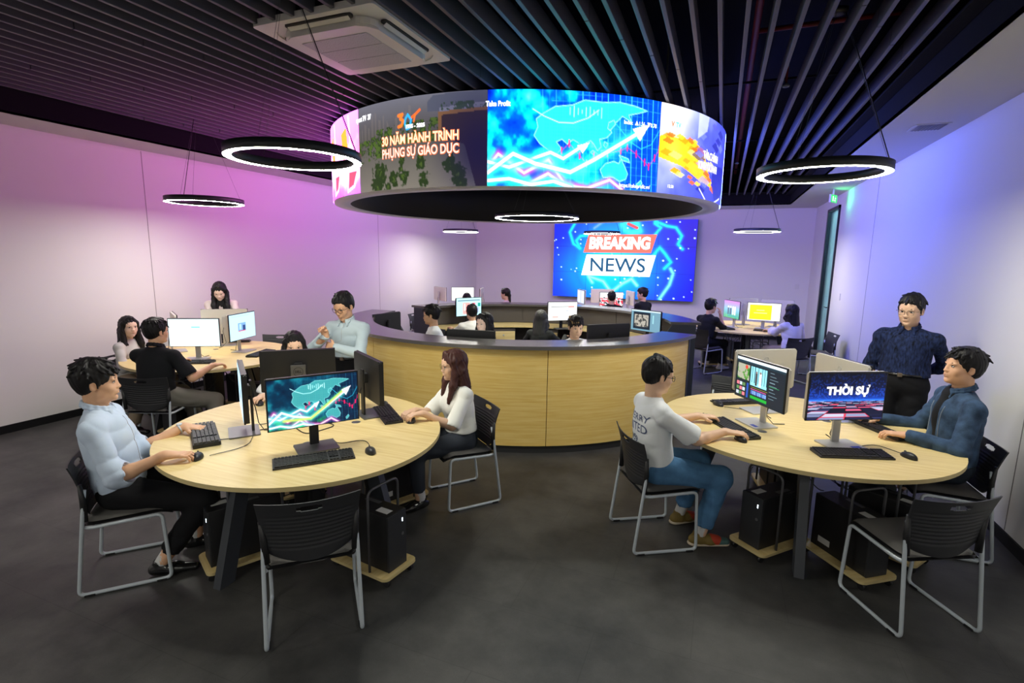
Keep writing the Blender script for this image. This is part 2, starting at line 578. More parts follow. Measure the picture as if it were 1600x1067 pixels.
v = tag(MB().box((1.72, YB-0.006, 1.32), (0.085, 0.012, 0.12), bev=0.003).out('light_switch', M['white']), 'white switch plate on the back wall near the right corner', 'switch')
v = tag(MB().box((XR-0.006, 10.6, 1.32), (0.012, 0.085, 0.12), bev=0.003).out('light_switch', M['white']), 'white switch plate on the right wall beside the glass door', 'switch')

# glass door, with the lit corridor beyond
dr = bpy.data.objects.new('door_1', None); COL.objects.link(dr); dr.location = (XR, 0, 0); dr['kind'] = 'structure'
o = MB()
fw = 0.055
o.box((0.04, DY0+fw/2, DZ/2), (0.14, fw, DZ)).box((0.04, DY1-fw, DZ/2), (0.14, 2*fw, DZ)).box((0.04, (DY0+DY1)/2, DZ-fw/2), (0.14, DY1-DY0, fw))
o.box((0.04, (DY0+DY1)/2, 0.03), (0.05, DY1-DY0, 0.06))
o.out('door_frame', M['frame'], dr)
g = bpy.data.materials.new('frosted_glass'); g.use_nodes = True
nt = g.node_tree; b = nt.nodes['Principled BSDF']
b.inputs['Base Color'].default_value = (0.62, 0.86, 0.88, 1); b.inputs['Roughness'].default_value = 0.35; b.inputs['Transmission Weight'].default_value = 0.85; b.inputs['IOR'].default_value = 1.3
M['glass'] = g
MB().box((0.04, (DY0+DY1)/2, DZ/2), (0.012, DY1-DY0-2*fw, DZ-0.12)).out('door_glass', g, dr)
o = MB().tube(fillet([(0.03, DY0+0.16, 1.05), (-0.045, DY0+0.16, 1.05), (-0.045, DY0+0.30, 1.05)], 0.012), 0.009, 8)
o.box((0.028, DY0+0.16, 1.03), (0.012, 0.04, 0.16), bev=0.003)
o.out('door_handle', M['frame'], dr)
slab('wall_corridor', XR+1.5, XR+1.62, 9.6, YB+0.1, 0, 3.2, M['wall'])
slab('wall_corridor_end', XR+0.12, XR+1.5, 9.5, 9.6, 0, 3.2, M['wall'])
slab('wall_corridor_far', XR+0.12, XR+1.5, YB+0.0, YB+0.1, 0, 3.2, M['wall'])
slab('ceiling_corridor', XR+0.12, XR+1.62, 9.5, YB+0.1, 3.2, 3.3, M['ceil_white'])
for i in range(2):
    lm = emis('corridor_tube', (0.50, 0.92, 1.0), 90)
    s = tag(MB().box((XR+0.85, 10.9+1.9*i, 3.185), (0.3, 1.0, 0.03)).out('corridor_light', lm), 'cool white ceiling light in the corridor behind the glass door', 'ceiling light', 'corridor lights')
# ---------------------------------------------------------------- pictures shown on the screens (computed point colours)
def canvas(h, w_, c=(0, 0, 0)):
    a = np.zeros((h, w_, 3)); a[:] = c
    return a
def _uv(a, asp):
    h, w_ = a.shape[:2]
    v, u = np.mgrid[0:h, 0:w_]
    return (u+0.5)/w_*asp, (v+0.5)/h
def blend(a, mask, c, add=False):
    mask = np.clip(mask, 0, 1)[..., None]
    c = np.array(c, float)
    if add: a += mask*c
    else: a[:] = a*(1-mask)+c*mask
def seg(a, asp, pts, wd, c, glow=0.0, gc=None):
    U, V = _uv(a, asp)
    px_ = 1.0/a.shape[0]
    d = np.full(U.shape, 9.0)
    for (x0, y0), (x1, y1) in zip(pts[:-1], pts[1:]):
        x0 *= asp; x1 *= asp
        dx, dy = x1-x0, y1-y0
        L = dx*dx+dy*dy+1e-12
        t = np.clip(((U-x0)*dx+(V-y0)*dy)/L, 0, 1)
        d = np.minimum(d, np.hypot(U-x0-t*dx, V-y0-t*dy))
    if glow:
        blend(a, 0.85*np.exp(-(d/glow)**2), gc if gc is not None else c)
    blend(a, (wd/2-d)/px_+0.5, c)
def poly(a, asp, pts, c, alpha=1.0):
    U, V = _uv(a, 1.0)
    ins = np.zeros(U.shape, bool)
    n_ = len(pts)
    for i in range(n_):
        x0, y0 = pts[i]; x1, y1 = pts[(i+1) % n_]
        if y0 == y1: continue
        cnd = ((V > y0) != (V > y1)) & (U < (x1-x0)*(V-y0)/(y1-y0)+x0)
        ins ^= cnd
    blend(a, ins*alpha, c)
def disc(a, asp, x, y, r, c, soft=0.0, alpha=1.0):
    U, V = _uv(a, asp)
    d = np.hypot(U-x*asp, V-y)
    m_ = np.exp(-(d/r)**2) if soft else (r-d)*a.shape[0]+0.5
    blend(a, np.clip(m_, 0, 1)*alpha, c)
def fbm(h, w_, seed, sc, asp=1.0, octv=4):
    rng = np.random.RandomState(seed)
    out = np.zeros((h, w_)); amp = 1.0; tot = 0
    for o_ in range(octv):
        gy, gx = int(sc*2**o_)+2, int(sc*asp*2**o_)+2
        g_ = rng.rand(gy+1, gx+1)
        y = np.linspace(0, gy-1.001, h); x = np.linspace(0, gx-1.001, w_)
        yi = y.astype(int); xi = x.astype(int)
        fy = (y-yi)[:, None]; fx = (x-xi)[None]
        fy = fy*fy*(3-2*fy); fx = fx*fx*(3-2*fx)
        A = g_[yi][:, xi]; B = g_[yi][:, xi+1]; C = g_[yi+1][:, xi]; D = g_[yi+1][:, xi+1]
        out += amp*((A*(1-fx)+B*fx)*(1-fy)+(C*(1-fx)+D*fx)*fy)
        tot += amp; amp *= 0.5
    return out/tot
def ramp(t, stops):
    t = np.clip(t, 0, 1)
    xs_ = [s[0] for s in stops]
    return np.stack([np.interp(t, xs_, [s[1][k] for s in stops]) for k in range(3)], -1)
def vnoise(x, seed=0):
    r_ = np.random.RandomState(seed).rand(*x) if isinstance(x, tuple) else None
    return r_

ASIA = [(.30, .24), (.36, .17), (.45, .15), (.52, .09), (.62, .10), (.72, .08), (.82, .10), (.90, .13), (.84, .17), (.78, .20), (.80, .27), (.74, .22), (.71, .28), (.66, .34), (.68, .40), (.65, .46), (.61, .48), (.62, .56), (.60, .60), (.58, .54), (.56, .50), (.53, .53), (.515, .61), (.49, .53), (.46, .50), (.43, .55), (.40, .50), (.37, .53), (.40, .60), (.36, .68), (.33, .62), (.28, .55), (.25, .47), (.27, .38), (.26, .30)]
AUS = [(.62, .80), (.65, .73), (.70, .70), (.73, .72), (.745, .67), (.77, .75), (.79, .82), (.78, .88), (.74, .91), (.70, .87), (.64, .88)]
ISL = [[(.66, .30), (.69, .27), (.70, .31), (.67, .38), (.655, .36)], [(.575, .60), (.62, .66), (.60, .68), (.56, .62)], [(.62, .60), (.66, .58), (.66, .65), (.63, .66)], [(.73, .63), (.79, .66), (.80, .70), (.75, .68)], [(.85, .93), (.88, .88), (.89, .91), (.86, .97)], [(.64, .50), (.66, .52), (.65, .57), (.635, .54)]]
def art_market(h, w_, bright=True):
    asp = w_/h
    a = canvas(h, w_)
    N = fbm(h, w_, 5, 5, asp)
    N2 = fbm(h, w_, 9, 2.2, asp, 3)
    if bright:
        base = ramp(N*1.1-0.1+(N2-.5)*.8, [(0, (.0, .10, .60)), (.34, (.0, .32, .85)), (.50, (.0, .68, .92)), (.70, (.15, .95, .92)), (1, (.5, 1, .98))])
    else:
        base = ramp(N*1.1-0.1+(N2-.5)*.9, [(0, (.0, .05, .14)), (.4, (.0, .18, .28)), (.6, (.03, .36, .44)), (.8, (.12, .52, .55)), (1, (.45, .75, .78))])
    U, V = _uv(a, 1.0)
    right = np.clip((U-.52)*3.2, 0, 1)[..., None]
    deep = np.array((.0, .24, .78)) if bright else np.array((.01, .10, .20))
    a[:] = base*(1-right)+deep*right
    lo = np.clip((V-.86)*8+(N-.5)*3, 0, 1)*(U < .62)
    blend(a, lo*.9, (.05, .85, .70) if bright else (.10, .75, .25))
    gc = (.25, .75, 1) if bright else (.15, .45, .55)
    for i in range(20):
        x = .30+i*.036
        blend(a, (.0025*(1 if i % 2 else 1.6)-np.abs(U-x-(V-.5)*.02))*w_*(.5+.5*(x > .5)), gc)
    for i in range(13):
        y = .04+i*.078
        blend(a, (.004-np.abs(V-y-(U-.5)*.03))*h*(U > .34), gc)
    lc = (.15, .93, .85) if bright else (.25, .62, .62)
    for P_ in [ASIA, AUS]+ISL:
        poly(a, asp, P_, lc, .92)
        seg(a, asp, P_+[P_[0]], .008, (.65, 1, .98) if bright else (.5, .85, .85))
    dots = ((np.sin(U*w_*1.5) > .2) & (np.sin(V*h*1.5) > .2))
    blend(a, dots*(U > .3)*.16*(V < .92), (0, .35, .6))
    cc = (.75, 1, 1)
    for i in range(9):
        x = .44+i*.022
        ry = .045+.02*math.sin(i*1.7)
        seg(a, asp, [(x, .20-ry+.02), (x, .20+ry)], .010, cc)
    seg(a, asp, [(.24, .20), (.30, .27), (.38, .33), (.46, .33), (.54, .27), (.60, .18)], .010, cc)
    seg(a, asp, [(.70, .30), (.80, .48), (.87, .54), (.94, .48), (1.0, .30)], .006, (.2, .85, 1))
    red = (.95, .10, .35)
    pr = [(.40, .62), (.44, .54), (.50, .66), (.54, .74), (.58, .66), (.66, .62), (.74, .58), (.78, .54), (.84, .60), (.90, .68), (.93, .72), (.97, .62), (1, .52)]
    seg(a, asp, pr, .006, red)
    for x, y in pr:
        seg(a, asp, [(x, y-.03), (x, y+.03)], .022, red)
    wh = (1, .97, 1)
    pk = (1.0, .80, .86)
    gl = (.25, .95, 1) if bright else (.35, .80, .80)
    seg(a, asp, [(0, .80), (.06, .66), (.10, .72), (.20, .86), (.33, .72), (.42, .96), (.52, 1.02)], .026, pk, .05, (.9, .25, .65))
    seg(a, asp, [(0, .74), (.12, .80), (.34, .64), (.41, .70), (.50, .58)], .030, wh, .055, gl)
    seg(a, asp, [(0, .86), (.14, .66), (.26, .76), (.45, .84), (.58, .70), (.86, .36)], .036, wh, .06, gl)
    seg(a, asp, [(.20, 1.0), (.33, .86), (.42, .98), (.55, 1.0), (.68, .90), (.76, 1.0)], .026, pk, .04, (.8, .3, .7))
    seg(a, asp, [(0, .94), (.12, .92), (.24, .98), (.36, .94), (.46, 1.0)], .03, wh, .05, gl)
    if not bright:
        seg(a, asp, [(.16, .83), (.45, .85), (.60, .66), (.84, .34)], .016, (.75, 1, .35), .03, (.7, 1, .4))
    poly(a, asp, [(.92, .27), (.81, .34), (.86, .46)], wh)
    poly(a, asp, [(.555, .52), (.485, .56), (.515, .64)], wh)
    if bright:
        a[:] = np.clip(a*1.05, 0, 1)
    return np.clip(a, 0, 1)
def art_campus(h, w_):
    asp = w_/h
    a = canvas(h, w_)
    U, V = _uv(a, 1.0)
    N = .5+(fbm(h, w_, 3, 26, asp, 3)-.5)*.75+(fbm(h, w_, 8, 7, asp, 3)-.5)*.5; N2 = fbm(h, w_, 4, 3, asp)
    a[:] = ramp(V+(N2-.5)*.1, [(0, (.34, .34, .38)), (.28, (.27, .26, .27)), (.4, (.25, .24, .23)), (1, (.38, .36, .33))])
    bl = (np.sin(U*130+np.floor(U*40)) > .1)*(V > .20+.06*np.sin(U*23)+.05*np.sin(U*61))*(V < .40)*(U < .52)
    blend(a, bl*.25, (.42, .38, .36))
    gr = (N > .47)*(V > .42-.28*U+.0)*(V < .66-.15*U)*(U < .30)
    gr2 = (N > .44)*(V > .30-.12*(U-.25))*(V < .50)*(U > .2)*(U < .78)
    blend(a, np.clip(gr+gr2, 0, 1)*.9, (.13, .19, .08))
    blend(a, (gr+gr2 > 0)*(N > .56)*.8, (.25, .32, .13))
    poly(a, asp, [(.62, .08), (.66, .02), (1, .0), (1, .16), (.62, .19)], (.25, .26, .31))
    poly(a, asp, [(.70, .16), (1, .12), (1, .20), (.70, .24)], (.36, .36, .42))
    poly(a, asp, [(.69, .20), (1, .17), (1, 1), (.93, 1), (.86, .55), (.70, .46)], (.16, .12, .14))
    poly(a, asp, [(.69, .20), (1, .17), (1, .205), (.715, .235), (.715, .46), (.69, .46)], (.40, .28, .18))
    blend(a, (N > .5)*(U > .66)*(V > .10)*(V < .19)*.8, (.12, .18, .12))
    for (tx, ty, s) in ((.24, .86, .11), (.56, .66, .07), (.77, .70, .07), (.43, .86, .09), (.22, .78, .13), (.20, .95, .13), (.35, .88, .10), (.42, .68, .07), (.42, .78, .06), (.57, .74, .08), (.58, .88, .09), (.76, .76, .08), (.82, .85, .10), (.30, .97, .08), (.84, .98, .09)):
        d = np.hypot((U-tx)*asp, V-ty)/s+(N-.5)*1.9
        blend(a, (1.0-d)*6, (.12, .17, .08))
        blend(a, (.6-d)*5*(N > .5), (.22, .28, .12))
    disc(a, asp, .96, .6, .5, (.06, .05, .18), 1, .8)
    # orange figure and blue loop over the title
    seg(a, asp, [(.40, .19), (.435, .18), (.415, .225), (.44, .25), (.425, .30), (.40, .31)], .035, (.95, .42, .15))
    seg(a, asp, [(.455, .24), (.475, .19), (.50, .25), (.49, .33), (.465, .345), (.452, .29), (.455, .24)], .030, (.15, .58, .85))
    seg(a, asp, [(.505, .225), (.53, .20), (.565, .155)], .026, (.95, .35, .12))
    seg(a, asp, [(.53, .20), (.52, .27)], .022, (.95, .40, .15))
    return np.clip(a, 0, 1)
def art_finance(h, w_):
    asp = w_/h
    a = canvas(h, w_)
    U, V = _uv(a, 1.0)
    N = fbm(h, w_, 12, 3, asp)
    a[:] = ramp(U*.9+V*.35+(N-.5)*.35, [(0, (.80, .80, .92)), (.25, (.62, .66, .93)), (.55, (.30, .34, .85)), (1, (.20, .22, .72))])
    rng = np.random.RandomState(2)
    disc(a, asp, .10, .05, .28, (1, .92, .85), 1, .8)
    P_ = [(.0, .36), (.30, .34), (.45, .42), (.52, .62), (.62, .84), (.40, .78), (.20, .66), (.0, .60)]
    poly(a, asp, P_, (1, .70, .10))
    disc(a, asp, .12, .48, .16, (1, .90, .25), 1, .9)
    for i in range(60):
        x = rng.rand()*.62; y = .30+rng.rand()*.52
        if y > .36+x*.75+.25: continue
        s = .03+.05*rng.rand()
        c = [(1, .80, .15), (1, .55, .05), (.95, .38, .08), (1, .90, .45)][rng.randint(4)]
        poly(a, asp, [(x, y), (x+s*1.1, y+s*.5), (x+s*.5, y+s*1.3), (x-s*.6, y+s*.7)], c, .8)
    for i in range(26):
        x = .35+rng.rand()*.6; y = rng.rand()
        s = .05+.08*rng.rand()
        c = [(.15, .15, .55), (.30, .30, .85), (.45, .50, .95), (.10, .10, .45)][rng.randint(4)]
        poly(a, asp, [(x, y), (x+s, y+s*.5), (x+s*.4, y+s*1.2), (x-s*.6, y+s*.6)], c, .6)
    poly(a, asp, [(.60, .55), (.95, .50), (.95, .75), (.82, .95), (.70, 1), (.62, .8)], (.14, .16, .60), .9)
    seg(a, asp, [(.42, .88), (.52, 1.0)], .02, (.9, .9, 1)); seg(a, asp, [(.70, 1.0), (.86, .92)], .02, (.9, .9, 1))
    poly(a, asp, [(.36, 0), (.50, 0), (.48, .18), (.36, .30)], (.75, .78, .95), .7)
    return np.clip(a, 0, 1)
def art_pink(h, w_):
    asp = w_/h
    a = canvas(h, w_)
    U, V = _uv(a, 1.0)
    N = fbm(h, w_, 21, 3, asp)
    a[:] = ramp(V*.8+(N-.5)*.5+.1, [(0, (.85, .50, .95)), (.35, (1.0, .45, .80)), (.6, (.95, .85, 1)), (.8, (.60, .40, .90)), (1, (1.0, .30, .75))])
    for cx in (.12, .42, .72):
        poly(a, asp, [(cx, .22), (cx+.10, .16), (cx+.13, .50), (cx+.04, .55)], (1, .50, .12))
        poly(a, asp, [(cx+.12, .70), (cx+.26, .70), (cx+.20, .90), (cx+.10, .95)], (.95, .22, .25))
        seg(a, asp, [(cx+.12, .70), (cx+.26, .70), (cx+.20, .90), (cx+.10, .95), (cx+.12, .70)], .03, (1, .97, 1))
        seg(a, asp, [(cx+.14, .05), (cx+.17, .60)], .03, (.95, .92, 1))
    return np.clip(a, 0, 1)
def art_news(h, w_):
    asp = w_/h
    a = canvas(h, w_)
    U, V = _uv(a, 1.0)
    d = np.hypot((U-.42)*asp, V-.55)
    a[:] = ramp(d/1.0, [(0, (.05, .85, .95)), (.35, (.02, .60, .95)), (.7, (.08, .25, .95)), (1.0, (.10, .10, .80))])
    ring = np.abs(np.hypot((U-.52)*asp, V-.5)-.60)
    blend(a, (.5-ring/.12)*.6, (.15, .30, 1))
    disc(a, asp, .95, .2, .35, (.18, .12, .60), 1, .7)
    disc(a, asp, .04, .2, .30, (.10, .10, .62), 1, .5)
    cy_ = (.10, .90, 1)
    seg(a, asp, [(.16, .02), (.12, .15), (.15, .30), (.20, .36), (.17, .26), (.20, .20), (.30, .18)], .008, cy_, .02)
    seg(a, asp, [(.52, .12), (.50, .06), (.55, .00), (.60, .05), (.62, .14), (.56, .16), (.52, .12)], .014, (.2, .95, .9), .04)
    seg(a, asp, [(.54, .05), (.60, .10)], .035, (.95, .30, .30))
    seg(a, asp, [(.72, .02), (.80, .08), (.86, .10), (.90, .20), (.88, .30), (.91, .36)], .009, cy_, .022)
    seg(a, asp, [(.72, .20), (.76, .10), (.72, .05)], .012, cy_, .02)
    seg(a, asp, [(.72, .45), (.76, .34), (.80, .42), (.84, .52), (.80, .60)], .009, cy_, .022)
    seg(a, asp, [(.30, .80), (.27, .72), (.38, .78), (.44, .92)], .009, (.55, 1, 1), .022)
    seg(a, asp, [(.44, .92), (.52, .80), (.58, .74), (.62, .82)], .009, (.55, 1, 1), .022)
    seg(a, asp, [(.78, .98), (.84, .80), (.86, .66), (.84, .60)], .010, (.45, .95, 1), .022)
    seg(a, asp, [(.30, .10), (.36, .02)], .012, (.4, .6, 1), .02)
    rng = np.random.RandomState(8)
    for i in range(70):
        disc(a, asp, rng.rand(), rng.rand(), .006+.006*rng.rand(), (.75, .9, 1))
    return np.clip(a, 0, 1)
def art_tiles(h, w_):
    asp = w_/h
    a = canvas(h, w_)
    U, V = _uv(a, 1.0)
    r_ = np.random.RandomState(4).rand(h//3+2, w_//3+2)
    blk = r_[(np.arange(h)//3)[:, None], (np.arange(w_)//3)[None]]
    a[:] = ramp(V, [(0, (.02, .03, .09)), (.3, (.03, .06, .20)), (.48, (.06, .14, .42)), (.58, (.10, .30, .75)), (.62, (.08, .10, .22)), (1, (.10, .12, .24))])
    top = (V < .56)
    blend(a, (blk > .72)*top*(.15+V), (.12, .30, .75))
    z_ = 1/np.maximum(V-.545, .01)
    gx = (U-.5)*z_*1.2
    gy = z_*1.6
    cell = (np.floor(gx*1.0)*12.9898+np.floor(gy)*78.233)
    rnd = np.abs(np.sin(cell)*43758.5) % 1
    lo = (V > .58)
    tile = ramp(rnd, [(0, (.05, .06, .14)), (.4, (.14, .16, .32)), (.7, (.45, .48, .62)), (.9, (.70, .72, .82)), (1, (.8, .25, .4))])
    a[lo] = tile[lo]
    edge = (np.minimum(gx % 1, 1-gx % 1) < .05) | (np.minimum(gy % 1, 1-gy % 1) < .07)
    blend(a, edge*lo*.8, (.02, .03, .08))
    blend(a, edge*lo*(rnd > .72)*.8, (.9, .25, .35))
    blend(a, np.exp(-((V-.58)/.02)**2)*.8, (.20, .50, 1))
    return np.clip(a, 0, 1)
def art_editor(h, w_):
    asp = w_/h
    a = canvas(h, w_, (.09, .14, .17))
    U, V = _uv(a, 1.0)
    N = fbm(h, w_, 31, 10, asp)
    def R(x0, y0, x1, y1, c, al=1.0):
        blend(a, ((U > x0) & (U < x1) & (V > y0) & (V < y1))*al, c)
    R(0, 0, 1, .07, (.85, .93, .97))
    R(0, .07, 1, .12, (.12, .20, .25))
    R(.03, .16, .29, .54, (.35, .55, .25))
    blend(a, ((U > .03) & (U < .29) & (V > .16) & (V < .54) & (N > .52))*1.0, (.62, .62, .55))
    blend(a, ((U > .03) & (U < .29) & (V > .16) & (V < .54) & (N < .42))*1.0, (.15, .42, .12))
    disc(a, asp, .22, .22, .05, (.8, .25, .2))
    R(.32, .16, .66, .62, (.55, .85, .92))
    for x in (.345, .40, .47, .55, .60, .645):
        R(x, .16, x+.012, .55, (.10, .20, .28))
    R(.42, .30, .46, .60, (.25, .22, .22)); R(.50, .28, .545, .60, (.9, .92, .95)); disc(a, asp, .44, .28, .03, (.5, .35, .3)); disc(a, asp, .52, .27, .03, (.5, .35, .3))
    R(.69, .14, .98, .98, (.10, .13, .17))
    for i in range(9):
        R(.71, .18+i*.075, .71+.08+.1*((i*7) % 5)/5, .195+i*.075, (.45, .55, .6))
    R(.70, .50, .9, .515, (.2, .6, .35))
    for i in range(3):
        for j in range(3):
            R(.03+i*.065, .62+j*.12, .085+i*.065, .70+j*.12, [(.9, .45, .5), (.75, .8, .85), (.35, .5, .3)][(i+j*2) % 3])
    R(.25, .60, .29, .96, (.15, .30, .65))
    R(.34, .66, .68, .67, (.6, .55, .2))
    for i in range(9):
        R(.345+i*.036, .74, .375+i*.036, .83, (.45, .60, .85) if i % 3 else (.3, .42, .7))
    R(.34, .87, .68, .945, (.10, .62, .20))
    R(.34, .70, .66, .725, (.75, .3, .55))
    return a
def art_doc(h, w_, kind):
    asp = w_/h
    a = canvas(h, w_, (.80, .93, .97))
    U, V = _uv(a, 1.0)
    def R(x0, y0, x1, y1, c):
        blend(a, ((U > x0) & (U < x1) & (V > y0) & (V < y1))*1.0, c)
    if kind == 0:
        a[:] = (.86, .97, .98); R(.45, .28, .62, .31, (.25, .85, .80))
    elif kind == 1:
        a[:] = (.72, .88, .97); R(.32, .36, .62, .68, (.45, .62, .80)); R(.36, .40, .45, .62, (.65, .80, .92)); R(.50, .45, .60, .66, (.15, .25, .45)); R(.33, .66, .60, .69, (.8, .2, .35)); R(.1, .08, .8, .10, (.55, .72, .85))
    elif kind == 2:
        a[:] = (.70, .90, .93); R(.05, .12, .95, .16, (.30, .42, .5)); R(.25, .26, .55, .90, (.95, .62, .60)); R(.30, .32, .36, .7, (.95, .9, .9)); R(.42, .40, .50, .62, (.9, .35, .35)); R(.62, .28, .76, .62, (.88, .40, .50)); R(.66, .55, .9, .85, (.62, .68, .85)); R(.85, .3, .97, .5, (.1, .6, .55))
    elif kind == 3:
        a[:] = (.95, .96, .95); R(.10, .24, .90, .27, (.30, .30, .32)); R(.70, .23, .90, .28, (.80, .25, .2)); R(.08, .68, .6, .72, (.80, .80, .8)); R(.15, .75, .35, .86, (.92, .70, .68)); R(.62, .45, .7, .48, (.4, .5, .6))
    elif kind == 4:
        a[:] = (.40, .55, .62); R(.08, .10, .66, .92, (.08, .12, .17)); R(.12, .22, .60, .80, (.62, .60, .56)); N = fbm(h, w_, 6, 12, asp); blend(a, ((U > .12) & (U < .6) & (V > .22) & (V < .8) & (N > .53))*.9, (.20, .20, .20)); R(.0, 0, 1, .07, (.75, .83, .86)); R(.74, .2, .78, .6, (.55, .75, .78))
    elif kind == 5:
        a[:] = (.97, .97, .97); R(.06, .14, .74, .96, (1, .80, .12)); R(.28, .40, .52, .44, (1, .95, .6)); R(.20, .56, .60, .60, (1, .95, .6)); R(.06, .12, .74, .16, (.95, .72, .1))
    elif kind == 6:
        a[:] = ramp(V, [(0, (.78, .50, .90)), (.45, (.55, .72, .85)), (1, (.25, .62, .52))]); N = fbm(h, w_, 7, 6, asp)
        for x in (.30, .45, .60, .72):
            disc(a, asp, x, .38, .08, (.92, .92, .95)); R(x-.05, .42, x+.05, .80, (.35, .40, .5) if x < .6 else (.85, .88, .9))
        blend(a, (N > .55)*(V > .75)*.6, (.55, .75, .45))
    elif kind == 7:
        a[:] = (.97, .98, .96)
    elif kind == 8:
        a[:] = (.86, .88, .90); N = fbm(h, w_, 17, 7, asp); blend(a, (N > .54)*(V > .4)*1.0, (.85, .22, .28)); blend(a, (N < .42)*(V > .35)*1.0, (.12, .12, .14))
    elif kind == 9:
        a[:] = (.62, .66, .76); R(.08, .08, .46, .92, (.80, .86, .90)); R(.54, .08, .92, .92, (.80, .86, .90))
    return a
def paint(ob, img):
    """store the picture as point colours of a screen's own grid (rows run top to bottom)"""
    h, w_ = img.shape[:2]
    c = np.clip(img, 0, 1)
    c = np.where(c <= 0.04045, c/12.92, ((c+0.055)/1.055)**2.4)
    buf = np.ones((h*w_, 4), np.float32)
    buf[:, :3] = c.reshape(-1, 3)
    at = ob.data.color_attributes.new('Col', 'FLOAT_COLOR', 'POINT')
    at.data.foreach_set('color', buf.ravel())
def grid_screen(name, img, fn, m, parent):
    """fn(u, v) arrays -> xyz, u to the right and v downwards, seen from the front"""
    h, w_ = img.shape[:2]
    v, u = np.mgrid[0:h, 0:w_]
    P_ = fn(u/(w_-1), v/(h-1)).reshape(-1, 3)
    me = bpy.data.meshes.new(name)
    idx = np.arange(h*w_).reshape(h, w_)
    q = np.stack([idx[:-1, :-1], idx[1:, :-1], idx[1:, 1:], idx[:-1, 1:]], -1).reshape(-1, 4)
    me.vertices.add(h*w_); me.vertices.foreach_set('co', P_.ravel())
    me.loops.add(q.size); me.loops.foreach_set('vertex_index', q.ravel().astype(np.int32))
    me.polygons.add(len(q)); me.polygons.foreach_set('loop_start', np.arange(0, q.size, 4, dtype=np.int32))
    me.update(calc_edges=True)
    ob = link(name, me, m, parent)
    paint(ob, img)
    return ob
# ---------------------------------------------------------------- round video wall above the counter
RC = (-2.56, 6.79)
RO, RI, RZ0, RZ1 = 2.49, 2.29, 2.54, 3.365
ring = thing('round_video_wall', (RC[0], RC[1], RZ0), 0, 'huge round video wall hanging from the ceiling over the counter', 'video wall')
RH = RZ1-RZ0
MB().lathe([(RO-0.012, 0.0), (RO-0.012, RH), (RO-0.06, RH), (RI+0.05, 0.03), (RI, 0.03), (RI, 0.0)], 128, closedprof=True).out('rim', M['alu'], ring)
MB().lathe([(RI, 0.012), (RI+0.002, RH), (RI-0.02, RH), (RI-0.004, 0.012)], 128, closedprof=True).out('inner_lining', M['ringblack'], ring)
MB().lathe([(RI+0.004, RH-0.06), (0.0, RH-0.06)], 96).out('inner_cover', M['ringblack'], ring)
o = MB()
for i in range(10):
    a = 2*PI*i/10
    o.tube([(2.4*math.cos(a), 2.4*math.sin(a), RH-0.02), (2.4*math.cos(a), 2.4*math.sin(a), 1.7)], 0.012, 6)
o.out('suspension', M['darktube'], ring)
def cyl(th0, th1, r, z0=0.012, z1=RH):
    def fn(u, v):
        th = np.radians(th0+(th1-th0)*u)
        return np.stack([r*np.cos(th), r*np.sin(th), z1+(z0-z1)*v], -1)
    return fn
HH = 96
arts = [(-149.2, -112.4, art_pink(64, 120)*np.array((1, .8, 1)), 'led_panel'), (-112.3, -77.4, art_campus(HH, 220), 'led_panel'), (-77.3, -39.3, art_market(110, 300), 'led_panel'), (-39.2, -2.0, art_finance(HH, 200), 'led_panel')]
labs = ['pink and orange picture panel on the left side', 'dim grey campus picture panel with an orange title', 'bright cyan stock market picture panel', 'orange and violet finance picture panel']
for (t0, t1, img, nm), lb in zip(arts, labs):
    s = grid_screen(nm, img, cyl(t0, t1, RO), M['ledpink2' if t0 < -140 else 'ledscreen'], ring); s['label'] = lb
def tint(img, c, k):
    return img*(1-k)+np.array(c)*k
rear = [(-1.9, 36, tint(art_finance(30, 60), (.32, .42, 1), .85), 'ledblue'), (36.1, 73, tint(art_finance(30, 60), (.50, .48, 1), .6), 'ledblue'), (73.1, 110, tint(art_pink(30, 60), (.78, .66, .96), .7), 'ledback'), (110.1, 147, tint(art_pink(30, 60), (.76, .52, 1), .7), 'ledback'), (147.1, 179, tint(art_pink(30, 60), (.86, .50, 1), .8), 'ledpink'), (179.1, 210.7, tint(art_pink(30, 60), (.98, .40, .95), .8), 'ledpink')]  # unseen rear panels, tinted and made overbright to throw coloured light on the walls
for t0, t1, img, mm in rear:
    s = grid_screen('led_panel', img, cyl(t0, t1, RO), M[mm], ring)
def ring_text(s, th, z, size, m, bold=0.0, shear=0.0, dr=0.006, parent=None, wid=None, align='CENTER', nm='lettering'):
    V, F = text_mesh(s, size, bold, shear=shear, align=align)
    if wid:
        k = wid/(V[:, 0].max()-V[:, 0].min()); V[:, 0] *= k
    a = rad(th)+V[:, 0]/RO
    P_ = np.stack([(RO+dr)*np.cos(a), (RO+dr)*np.sin(a), z+V[:, 1]-RZ0], -1)
    return pyd(nm, P_, F, m, parent or ring)
M['t_white'] = emis('lettering_white', (.95, .95, 1), 1.7)
M['t_orange'] = emis('lettering_orange', (1, .52, .30), 1.5)
M['t_pink'] = emis('lettering_pink', (1, .42, .36), 1.5)
M['t_edge'] = emis('lettering_edge', (.75, .16, .06), 1.0)
ring_text('30 NĂM HÀNH TRÌNH', -93.4, 2.995, 0.115, M['t_edge'], bold=0.008, wid=0.875, dr=0.004)
ring_text('30 NĂM HÀNH TRÌNH', -93.4, 2.995, 0.115, M['t_orange'], bold=0.002, wid=0.86, dr=0.008)
ring_text('PHỤNG SỰ GIÁO DỤC', -93.4, 2.88, 0.115, M['t_edge'], bold=0.008, wid=0.875, dr=0.004)
ring_text('PHỤNG SỰ GIÁO DỤC', -93.4, 2.88, 0.115, M['t_pink'], bold=0.002, wid=0.86, dr=0.008)
